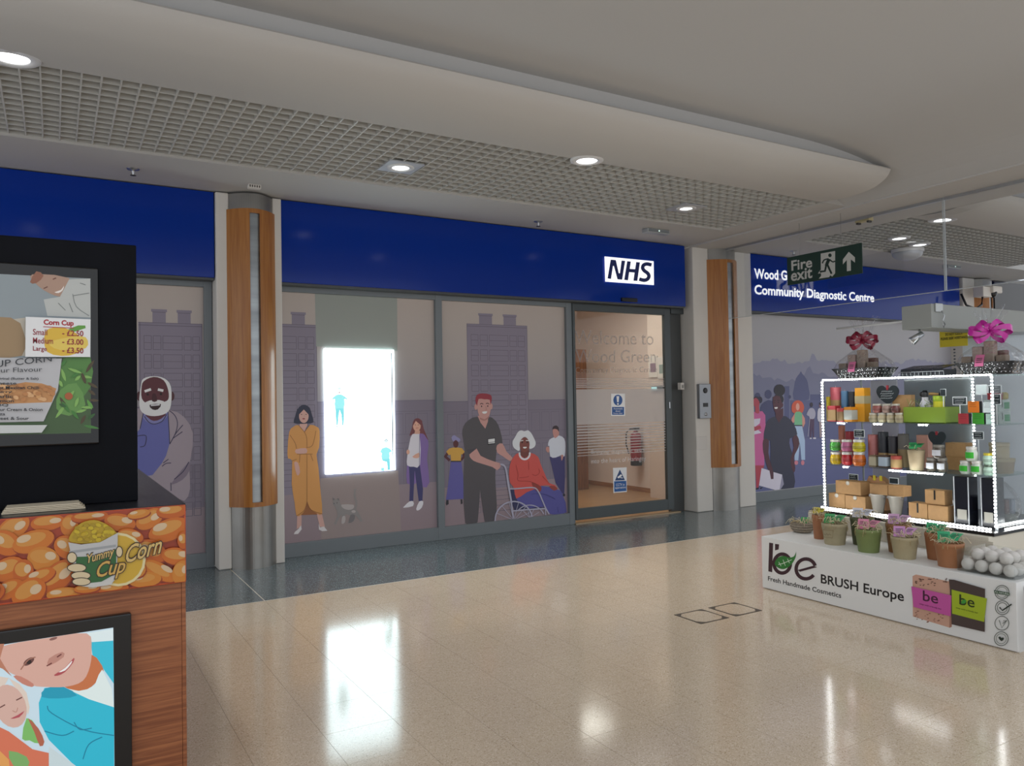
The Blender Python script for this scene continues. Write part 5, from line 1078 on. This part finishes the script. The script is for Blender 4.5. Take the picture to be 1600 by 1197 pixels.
zt = T3 + .168; t = thing('gold_packet', 'gold packet lying on the clear gift boxes', 'packet', (5.68, 2.93, zt)); B().box(5.645, 5.715, 2.88, 2.96, zt, zt + .05, mat('#9a8a22', .35, noise=(60, .3)), .012).build('packet_body', t); B().box(5.675, 5.68, 2.879, 2.961, zt + .02, zt + .051, mat('#c6b65a', .4)).build('seam', t)
t = thing('red_packet', 'dark red box on the clear gift boxes', 'box', (5.61, 2.93, zt)); B().box(5.585, 5.635, 2.88, 2.96, zt, zt + .045, mat('#7a1d24', .4), .003).build('box_body', t); B().box(5.584, 5.636, 2.879, 2.961, zt + .04, zt + .046, mat('#8f2a30', .4)).build('lid', t)
# ---- middle tier
cj = (('#cfae1f', 'yellow', 1297, 1314), ('#b3202c', 'red', 1314.5, 1332), ('#d9702a', 'orange', 1332.5, 1352))
for c_, n_, a, b2 in cj: z = jar(a, b2, 706, XA, T2, c_, '%s scrub jar on the bottom row of the coloured jars' % n_, 'coloured scrub jars', lid='#e0dcd6', bulge=1.05)
for c_, n_, a, b2 in (('#4aa53f', 'green', 1297, 1314), ('#c06a94', 'pink', 1314.5, 1332), ('#c4b525', 'lemon yellow', 1332.5, 1352)): jar(a, b2, 687, XA, z, c_, '%s scrub jar on the top row of the coloured jars' % n_, 'coloured scrub jars', lid='#e0dcd6', bulge=1.05)
candle(1311, 1321, 665, XC, T2, '#b5705a', 'tan candle standing behind the coloured jars', None); candle(1322, 1335, 674, XC, T2, '#9c1f2c', 'dark red candle standing behind the coloured jars', None); card(1334, 1351, 671, 684, XB, 'chalkboard sign above the yellow scrub jar', T2)
candle(1357, 1372, 679, XB, T2, '#ad6a68', 'dusty pink pillar candle on the middle tier', None); candle(1373, 1388, 675, XB, T2, '#22242c', 'tall black candle with gold label on the middle tier', (.02, .4)); candle(1388.5, 1403, 682, XB, T2, '#2c2a31', 'shorter black candle with gold label on the middle tier', (.02, .45)); candle(1404, 1420, 678, XB, T2, '#57534f', 'grey candle with brown label on the middle tier', (.02, .55), '#7d6c4e')
candle(1359, 1373, 711, XA, T2, '#7d6a52', 'small square candle with white label, left of three', (.1, .85), '#b3aa92', sq=True); candle(1374, 1390, 711, XA, T2, '#4f3c34', 'small square dark candle with pale blue label', (.1, .85), '#a9b6c4', sq=True); candle(1392, 1408, 712, XA, T2, '#b34d42', 'small red topped candle with kraft label', (.05, .72))
# pots
def labelcard(t, x, y, z, col, s_=.045, rz=.5, tilt=-.6, name='label_card'):
    b = B(); v = []
    for k in range(5):
        u = -1 + k * .5; v += [(u * s_, -s_ * .7, -.006 * u * u), (u * s_, s_ * .7, -.006 * u * u)]
    m_ = Matrix.Translation((x, y, z)) @ Matrix.Rotation(rz, 4, 'Z') @ Matrix.Rotation(tilt, 4, 'Y')
    b.add([(m_ @ Vector(q))[:] for q in v] + [(m_ @ (Vector(q) - Vector((0, 0, .0012))))[:] for q in v], [(2 * k, 2 * k + 1, 2 * k + 3, 2 * k + 2) for k in range(4)] + [(10 + 2 * k + 2, 10 + 2 * k + 3, 10 + 2 * k + 1, 10 + 2 * k) for k in range(4)] + [(0, 2, 12, 10), (2, 4, 14, 12), (4, 6, 16, 14), (6, 8, 18, 16), (1, 3, 13, 11), (3, 5, 15, 13), (5, 7, 17, 15), (7, 9, 19, 17), (0, 1, 11, 10), (8, 9, 19, 18)], mat(col, .5))
    o = b.build(name, t); bb = B()
    for r_ in (-.35, .0, .3):
        q = [m_ @ Vector((r_ * s_ + dx, dy, .0012 - .006 * r_ * r_)) for dx, dy in ((-.0025, -s_ * .45), (.0025, -s_ * .45), (.0025, s_ * .45), (-.0025, s_ * .45))]; bb.add([p_[:] for p_ in q], [(0, 1, 2, 3)], mat('#23302a', .6))
    bb.build('label_print', o, 'stuff')
STR = mat('#ddd0b0', .8); STR2 = mat('#b9a67c', .8)
def straw(t, x, y, z, r, n=46, over=True):
    b = B()
    for k in range(n):
        a, rr = rnd.random() * 6.28, r * math.sqrt(rnd.random()); p0 = Vector((x + rr * math.cos(a), y + rr * math.sin(a), z + rnd.uniform(-.005, .02))); dr = rnd.random() * 6.28; L = rnd.uniform(.03, .06)
        p1 = p0 + Vector((L * .5 * math.cos(dr), L * .5 * math.sin(dr), rnd.uniform(.0, .04))); p2 = p0 + Vector((L * math.cos(dr), L * math.sin(dr), rnd.uniform(-.012, .022)))
        if over and k % 6 == 0: e = Vector((x + r * 1.08 * math.cos(a), y + r * 1.08 * math.sin(a), z + .005)); p1, p2 = e, e + Vector((.006 * math.cos(a), .006 * math.sin(a), -rnd.uniform(.02, .06)))
        b.tube([p0, (p0 + p1) / 2 + Vector((0, 0, .006)), p1, p2], .0016, STR if k % 3 else STR2, 4)
    b.build('straw', t, 'stuff')
def pot(px0, px1, pt, pb, col, label, lcol, zb=BZ, taper=.78, emb=False, rz=-.6, X=None, straw_n=80, group='filled flower pots on the plinth', metal=0.):
    c = (px0 + px1) / 2
    p = at(c, pb, Z=zb) if X is None else at(c, 700, X=X); z = proj((p.x, p.y, zb))[2]; r = (px1 - px0) * z / FPX / 2
    if X is None: p = p + Vector((p.x, p.y, 0)).normalized() * r * taper
    zt = at(c, pt, X=p.x).z; h = zt - zb; t = thing('flower_pot', label, 'pot', (p.x, p.y, zb), group); m_ = mat(col, .55 if not metal else .2, metal=metal, noise=(25, .05))
    B().lathe([(r * taper, 0), (r * .97, h * .84), (r * .985, h * .85), (r, h * .99), (r * .97, h), (r * .9, h - .002), (r * taper * .85, h * .3), (1e-5, h * .3)], m_, (p.x, p.y, zb), 26).build('pot_shell', t)
    straw(t, p.x, p.y, zb + h - .002, r * .88, straw_n)
    if lcol: labelcard(t, p.x - r * .25, p.y + r * .25, zb + h + .036, lcol, min(.05, r * .62), .55); labelcard(t, p.x + r * .25, p.y - r * .3, zb + h + .04, lcol, min(.045, r * .55), .1, -.4)
    if emb:
        f = Fig((1240, 780, 14.96), g=.9, X=p.x - r * .98, d0=.012); f.line('#8f8264', [(712, 712), (950, 730), (930, 905), (725, 885), (712, 712)], 14); f.line('#8f8264', [(740, 800), (770, 835), (800, 800), (830, 840), (860, 810), (900, 840)], 14, 3); f.build('embossed_plate', t)
    return t
pot(1270, 1292, 804, 843, '#a06a48', 'terracotta pot with yellow label behind the woven bowl', '#c9b92c'); pot(1285, 1324, 817, 852.5, '#a59a7c', 'beige pot with embossed plate and green label', '#2f9a55', emb=True)
pot(1330, 1366, 808, 853, '#4f5538', 'dark olive pot with white label behind the green pot', '#c9c9d6'); pot(1338, 1377, 826, 864.5, '#75834e', 'moss green pot with pink label', '#cf7f9c'); pot(1386, 1424, 818, 865, '#8f6640', 'brown pot with lilac label behind the second beige pot', '#c79ac0'); pot(1394, 1434, 838, 875, '#a89c7c', 'beige pot with lilac label near the middle of the plinth', '#c78fc2')
pot(1447, 1482, 832, 876, '#a06a46', 'terracotta pot with green label, rear one of the pair', '#2fa06a'); pot(1463, 1506, 847, 888, '#a06c48', 'terracotta pot with green label, front one of the pair', '#2fa873')
p = at(1266, 833, Z=BZ); x, y = p.x - .01, p.y + .065; t = thing('woven_bowl', 'woven grey bowl of straw at the left end of the plinth', 'bowl', (x, y, BZ)); b = B()
for k in range(7):
    zz_ = BZ + .006 + k * .0105; rr = .055 + .040 * math.sin(min(1, (k + 1) / 6) * math.pi / 2); b.lathe([(rr - .006, zz_ - .006), (rr, zz_ - .004), (rr + .002, zz_), (rr, zz_ + .005), (rr - .006, zz_ + .006)], mat('#9d9282' if k % 2 else '#7d7264', .7, noise=(80, .3)), (x, y, 0), 24)
b.lathe([(.05, BZ), (.058, BZ + .01), (.052, BZ + .012), (1e-5, BZ + .012)], mat('#6d6255', .7), (x, y, 0), 24)
b.build('bowl_weave', t); straw(t, x, y, BZ + .072, .078, 60); labelcard(t, x + .01, y - .01, BZ + .092, '#1f8f4a', .045, .4)
t = pot(1419, 1444, 703, 733, '#b19f80', 'beige bucket with green label on the middle tier', '#2f9f5c', zb=T2, X=XA, straw_n=14, rz=-.2, group='buckets on the shelves')
heart(1450, 1478, 674, 698, XB + .05, 'plain heart chalkboard with red peg behind the white labelled jars', T2, False)
carton(1432, 1450, 680, XC, T2, 'pink gift bag behind the beige bucket', .06, mat('#c79486', .6), group='gift bags')
zz = jar(1447, 1463.5, 715, XA, T2, '#5a5148', 'small dark jar with white label, lower left of three', 'white labelled jars', lid='#8d8880', labc='#d3d5dc'); jar(1464, 1480, 715.5, XA, T2, '#5a5148', 'small dark jar with white label, lower right of three', 'white labelled jars', lid='#8d8880', labc='#d3d5dc'); jar(1457, 1476, 695, XA, zz, '#5a5148', 'small dark jar with white label on top of two', 'white labelled jars', lid='#8d8880', labc='#d3d5dc')
zz = carton(1478, 1510, 714, XC, T2, 'kraft box behind the jars, lower of two on the middle tier', .1); carton(1477, 1508, 692, XC, zz, 'kraft box behind the jars, upper of two on the middle tier', .1)
card(1520, 1537, 674, 687, XB, 'chalkboard sign above the green dotted jars', T2)
zz = jar(1499, 1516, 719.5, XA, T2, '#c9d0c6', 'pale jar with green dot, lower left of three', 'green dotted jars', labc='#35b02c'); jar(1517, 1535, 720, XA, T2, '#c9d0c6', 'pale jar with green dot, lower right of three', 'green dotted jars', labc='#35b02c'); jar(1509, 1527, 698, XA, zz, '#c9d0c6', 'pale jar with green dot on top of two', 'green dotted jars', labc='#35b02c')
zz = jar(1536, 1553, 726, XA, T2, '#b5d2c0', 'pale mint jar at the bottom beside the right LED post', 'mint jars', lid='#5d6a5c'); jar(1536, 1552, 708, XA, zz, '#b5d2c0', 'pale mint jar with yellow lid beside the right LED post', 'mint jars', lid='#c9b63a')
BEI = mat('#a59a7e', .6); t = thing('round_box', 'wide beige round box at the shelf end, lower of two', 'box', (5.735, 2.96, T2), 'beige round boxes'); B().lathe([(.075, 0), (.085, .09), (.085, .1), (1e-5, .1)], mat('#8d8069', .6), (5.735, 2.96, T2), 24).build('box_body', t); B().lathe([(.087, .082), (.088, .104), (1e-5, .105)], BEI, (5.735, 2.96, T2), 24).build('lid', t)
t = thing('round_box', 'smaller beige round box stacked at the shelf end', 'box', (5.72, 2.96, T2 + .105), 'beige round boxes'); B().lathe([(.06, 0), (.062, .1), (1e-5, .1)], BEI, (5.72, 2.96, T2 + .105), 24).build('box_body', t); B().lathe([(.064, .085), (.064, .108), (1e-5, .108)], BEI, (5.72, 2.96, T2 + .105), 24).build('lid', t)
# ---- bottom tier
zz = carton(1293, 1318, 771, XA, T1, 'pale lit kraft box at the bottom left beside the LED post', .12, tape=True); zz2 = carton(1318.5, 1350, 775, XA, T1, 'kraft box with round seal, right of the bottom pair', .12, tape=True); carton(1304, 1343, 752, XA + .01, zz, 'kraft box with round seal on top of two', .12, tape=True); card(1326, 1341, 740, 753, XA + .13, 'chalkboard sign above the stacked kraft boxes', T1)
def pail(px0, px1, pt, X, label):
    y, d, h = spot(px0, px1, pt, X, T1); r = d / 2; t = thing('metal_pail', label, 'bucket', (X, y, T1), 'small silver pails'); SV = mat('#b9b3a8', .25, metal=.45)
    B().lathe([(r * .55, 0), (r * .62, .004), (r * .97, h * .94), (r * 1.04, h * .96), (r * 1.04, h), (r * .95, h), (r * .5, .01), (1e-5, .01)], SV, n=24).build('pail_shell', t, local=True)
    for k in (-1, 1): B().lathe([(.008, 0), (.011, .004), (.008, .008)], ALU, (-.02, k * r * .98, h * .88), 10, 'X').build('handle_ring', t, local=True)
    return T1 + h, y, r
zp, _, _ = pail(1358, 1382, 771, XA, 'left silver pail under a kraft box on the bottom tier'); zq, _, _ = pail(1386, 1410, 774, XA, 'right silver pail under a kraft box on the bottom tier')
carton(1357, 1385, 757, XA - .05, zp, 'kraft box resting on the left silver pail', .1); carton(1386, 1410, 759, XA - .05, zq, 'kraft box resting on the right silver pail', .1); card(1389, 1404, 746, 757, XA + .07, 'plain black card behind the right silver pail', T1, txt=False)
t = thing('paper_bag', 'crumpled kraft paper bag with yellow tags behind the pails', 'bag', (XC, at(1372, 750, X=XC).y, T1)); y = at(1372, 750, X=XC).y; hb = at(1372, 744, X=XC).z - T1; B().prism([(-.09, 0), (.09, 0), (.085, hb * .8), (.06, hb), (.02, hb * .93), (-.03, hb * .99), (-.085, hb * .85)], lambda u, v, d: (XC + d, y + u, T1 + v), -.03, .04, mat('#b98a62', .7)).build('bag_body', t)
for k in (-1, 1): B().box(XC - .036, XC - .031, y - .03 + k * .028, y - .008 + k * .028, T1 + hb * .88, T1 + hb * 1.03, mat('#d9c62a', .5)).build('yellow_tag', t)
zz = carton(1417, 1446, 786, XA, T1, 'kraft box with black strap, left of the right hand pair', .1, strap='#1c1a18'); zz = max(zz, carton(1447, 1478, 790, XA, T1, 'brightly lit kraft box with dark seal, right of the pair', .1)); carton(1443, 1474, 766, XA + .015, zz, 'kraft box with black strap on top of the right hand pair', .1, strap='#1c1a18')
for px0, px1, pt, lab in ((1489, 1511, 745, 'left tall black gift case with white edges on the bottom tier'), (1531, 1552, 747, 'right tall black gift case beside the LED post')):
    y, d, h = spot(px0, px1, pt, XA, T1); a, c = at(px0, 700, X=XA).y, at(px1, 700, X=XA).y; h = min(h, .335); t = thing('gift_case', lab, 'gift case', (XA + .06, (a + c) / 2, T1), 'tall black gift cases'); w_ = (a - c) / 2
    B().box(XA, XA + .12, (a + c) / 2 - w_, (a + c) / 2 + w_, T1, T1 + h, mat('#10141f', .2), .003).build('case_body', t)
    for s_ in (-1, 1): B().box(XA - .003, XA + .002, (a + c) / 2 + s_ * w_ - .003, (a + c) / 2 + s_ * w_ + .003, T1, T1 + h, mat('#d6d9dd', .4)).build('white_edge', t)
    B().box(XA - .003, XA, (a + c) / 2 - w_ * .7, (a + c) / 2 + w_ * .6, T1 + .03, T1 + .1, mat('#b7b4a8', .5)).build('label', t)
CELL = clear('cellophane', (.97, .97, .98), .03, .12, bump=1.0)
t = thing('wrapped_basket', 'cellophane wrapped dark basket at the right end of the bottom tier', 'gift basket', (5.78, 2.98, T1)); B().lathe([(.07, 0), (.1, .07), (.095, .075), (.08, .04), (1e-5, .04)], mat('#3a4038', .6), (5.78, 2.98, T1), 20).build('basket', t); B().lathe([(.08, 0), (.115, .08), (.11, .16), (.07, .24), (.02, .29)], CELL, (5.78, 2.98, T1), 22).build('cellophane_wrap', t)
for k, (dx, dy, c_) in enumerate(((-.03, -.02, '#4a2a26'), (.03, -.03, '#77808c'), (0, .04, '#5a5a60'))): B().box(5.78 + dx - .025, 5.78 + dx + .025, 2.98 + dy - .03, 2.98 + dy + .03, T1 + .05, T1 + .17, mat(c_, .5), .006).build('contents', t)
# ---- on top of the unit
def bow(t, x, y, z, col, s_=.085):
    m_ = mat(col, .25, coat=.3); view = Vector((x, y, 0)).normalized(); sd = Vector((view.y, -view.x, 0))
    for k, (a, L, wd) in enumerate(((.8, .85, .40), (.12, 1.15, .42), (-.55, .95, .40), (math.pi - .8, .85, .40), (math.pi - .12, 1.15, .42), (math.pi + .55, .95, .40), (1.57, .55, .35))):
        b = B(); N = 10; ax = sd * math.cos(a) + Vector((0, 0, 1)) * math.sin(a); pr = view.cross(ax) * -1; vs = []
        for i in range(N + 1):
            u = i / N * 2 * math.pi; rr = s_ * L * (1 - math.cos(u)) / 2; th = s_ * .42 * math.sin(u); c_ = Vector((x, y, z)) - view * (.02 + .006 * (k % 3)) + ax * rr - view * th * .75 + pr * th * .45
            wv = pr * (s_ * wd * (.25 + .75 * (1 - math.cos(u)) / 2)) * .5; vs += [c_ + wv, c_ - wv]
        b.add(vs, [(2 * i, 2 * i + 1, 2 * i + 3, 2 * i + 2) for i in range(N)], m_, True); b.build('bow_loop', t)
    B().ball((x, y, z), .018, m_, 10).build('bow_knot', t)
def hamper(px0, px1, pb, pbow, ptop, X, col, label, bw=.085):
    zb = TT; c = (px0 + px1) / 2; p = at(c, pb, X=X); y = p.y; L = abs(at(px0, pb, X=X).y - at(px1, pb, X=X).y); t = thing('gift_hamper', label, 'gift hamper', (X, y, zb), 'wrapped gift hampers')
    BKD = mat('#0a0a0c', .5, spec=.25); h = .085; l0, l1, d0, d1 = L * .36, L * .5, .09, .13
    pts = lambda l, d, z_: [(X - d, y - l, z_), (X + d, y - l, z_), (X + d, y + l, z_), (X - d, y + l, z_)]
    q = pts(l0, d0, zb) + pts(l1, d1, zb + h) + pts(l1 - .008, d1 - .008, zb + h) + pts(l0 - .004, d0 - .004, zb + .008)
    B().add(q, [(3, 2, 1, 0), (0, 1, 5, 4), (1, 2, 6, 5), (2, 3, 7, 6), (3, 0, 4, 7), (4, 5, 9, 8), (5, 6, 10, 9), (6, 7, 11, 10), (7, 4, 8, 11), (8, 9, 13, 12), (9, 10, 14, 13), (10, 11, 15, 14), (11, 8, 12, 15), (12, 13, 14, 15)], BKD).build('basket_tray', t)
    b = B(); WD_ = mat('#d9d9dd', .5)
    for k in range(10):
        for j in range(3):
            u, v = -.9 + 1.8 * (k + .5 * (j % 2)) / 9.5, (j + .6) / 3.4; l = l0 + (l1 - l0) * v; d = d0 + (d1 - d0) * v; b.ball((X - d - .0005, y + u * l, zb + h * v), .0042, WD_, 6)
            if k < 5: b.ball((X - d + (k + .5) / 5 * 2 * d, y - l - .0005, zb + h * v), .0042, WD_, 6)
    b.build('polka_dots', t, 'stuff')
    zk = at(c, pbow, X=X).z; zt = at(c, ptop, X=X).z; cts = ('#8a7a6a', '#6a4a44', '#9a8a7c', '#4a3f3c', '#a58f86', '#57504c')
    for k in range(7): B().box(X - .06 + (k % 2) * .07, X - .005 + (k % 2) * .07, y - l0 * .85 + k * l0 * .28, y - l0 * .85 + k * l0 * .28 + .07, zb + .012, zb + .13 + .035 * ((k * 7) % 3) + (.03 if 1 < k < 5 else 0), mat(cts[k % 6], .5), .008).build('contents', t)
    labelcard(t, X - d1 - .012, y + l0 * .1, zb + h + .012, '#cf6f9a', .042, .0, -1.25)
    # cellophane: base rectangle gathered to the bow, then a flared crest
    N = 28; b = B(); vs = []; lev = [(0, 1.0, 0), (.085, 1.16, .01), (.14, 1.0, .02), ((zk - zb) * .75, .42, .02), (zk - zb - .01, .10, .004), (zk - zb + .015, .10, .006), (zk - zb + (zt - zk) * .6, .36, .07), (zt - zb + .02, .55, .09)]
    for i, (zz_, s2, wr) in enumerate(lev):
        for k in range(N):
            a = 2 * math.pi * k / N; ca, sa = math.cos(a), math.sin(a); e = 1 / max(abs(ca), abs(sa)) ** .6; j = 1 + wr * 2.2 * math.sin(k * 2.4 + i) + wr * rnd.uniform(-1, 1); vs.append((X + ca * e * d1 * .95 * s2 * j, y + sa * e * l1 * .95 * s2 * j, zb + .001 + zz_ + (rnd.uniform(-.03, .03) if i == 7 else 0)))
    b.add(vs, [(i * N + k, i * N + (k + 1) % N, (i + 1) * N + (k + 1) % N, (i + 1) * N + k) for i in range(len(lev) - 1) for k in range(N)], CELL, False); b.build('cellophane_wrap', t)
    bow(t, X - .02, y, zk, col, bw)
hamper(1314, 1388, 588, 533, 502, 5.62, '#7d1632', 'polka dot gift hamper with a crimson bow on the shelf top', .105); hamper(1506, 1597, 584, 519, 488, 5.62, '#c42aa0', 'polka dot gift hamper with a magenta bow on the shelf top', .115)
t = thing('wire_display_tray', 'wire tray on top of the shelves between two hampers', 'tray', (5.62, at(1440, 580, X=5.62).y, TT)); ya, yb = at(1408, 580, X=5.55).y, at(1478, 580, X=5.55).y
for x in (5.52, 5.72): 
    for z_ in (TT + .003, TT + .035): B().tube([(x, ya, z_), (x, yb, z_)], .003, ALU, 6).build('rail', t)
for k in range(12): y = ya + (yb - ya) * k / 11; B().tube([(5.52, y, TT + .035), (5.52, y, TT + .003), (5.72, y, TT + .003), (5.72, y, TT + .035)], .002, ALU, 5).build('wire', t)
for k in range(4):
    y0 = ya + (yb - ya) * (.02 + k * .24); y1 = y0 + (yb - ya) * .22; t = thing('black_case', 'black flat case in the wire tray, %s the crimson bow hamper' % ('nearest', 'second from', 'third from', 'farthest from')[k], 'case', (5.62, (y0 + y1) / 2, TT + .006), 'black flat cases in the wire tray')
    B().box(5.53, 5.71, min(y0, y1), max(y0, y1), TT + .006, TT + .05, mat('#24272e', .3), .003).build('case_body', t); B().prism([(0, 0), (.17, .03), (.17, .036), (0, .007)], lambda u, v, d: (5.535 + u, d, TT + .05 + v), min(y0, y1), max(y0, y1), mat('#17191f', .25)).build('case_lid', t)
# ---- white bath bombs in an acrylic tray
x0, x1, ya, yb = 4.76, 5.08, 2.40, 2.73; t = thing('acrylic_tray', 'clear acrylic tray of white balls on the plinth end', 'tray', ((x0 + x1) / 2, (ya + yb) / 2, BZ + .002))
for a, b_, c, d in ((x0, x0 + .004, ya, yb), (x1 - .004, x1, ya, yb), (x0 + .004, x1 - .004, ya, ya + .004), (x0 + .004, x1 - .004, yb - .004, yb)): B().box(a, b_, c, d, BZ + .006, BZ + .13, CLR).build('tray_side', t)
B().box(x0, x1, ya, yb, BZ + .002, BZ + .006, CLR).build('tray_bottom', t)
BB = mat('#d6d2cd', .75, bump=(60, .15)); r = .037; n_ = 0
names = [['front', 'second', 'third', 'back'], ['left', 'mid left', 'mid right', 'right']]
first = None
for lay, (nx, ny) in enumerate(((4, 4), (3, 3))):
    for i in range(nx):
        for j in range(ny):
            x = x0 + .006 + r + (i + .5 * lay) * (x1 - x0 - .012 - 2 * r) / 3; y = ya + .006 + r + (j + .5 * lay) * (yb - ya - .012 - 2 * r) / 3; z = BZ + .0065 + lay * .060
            lab = 'white bath bomb in the acrylic tray, %s layer, %s row, %s' % (('bottom', 'top')[lay], names[0][i], names[1][3 - j])
            if first is None:
                b = B(); b.ball((0, 0, r), r, BB, 18, (1, 1, 1)); first = one(b, 'bath_bomb', lab, 'bath bomb', (x, y, z), 'white bath bombs in the acrylic tray'); 
            else: dup(first, (x, y, z), lab)
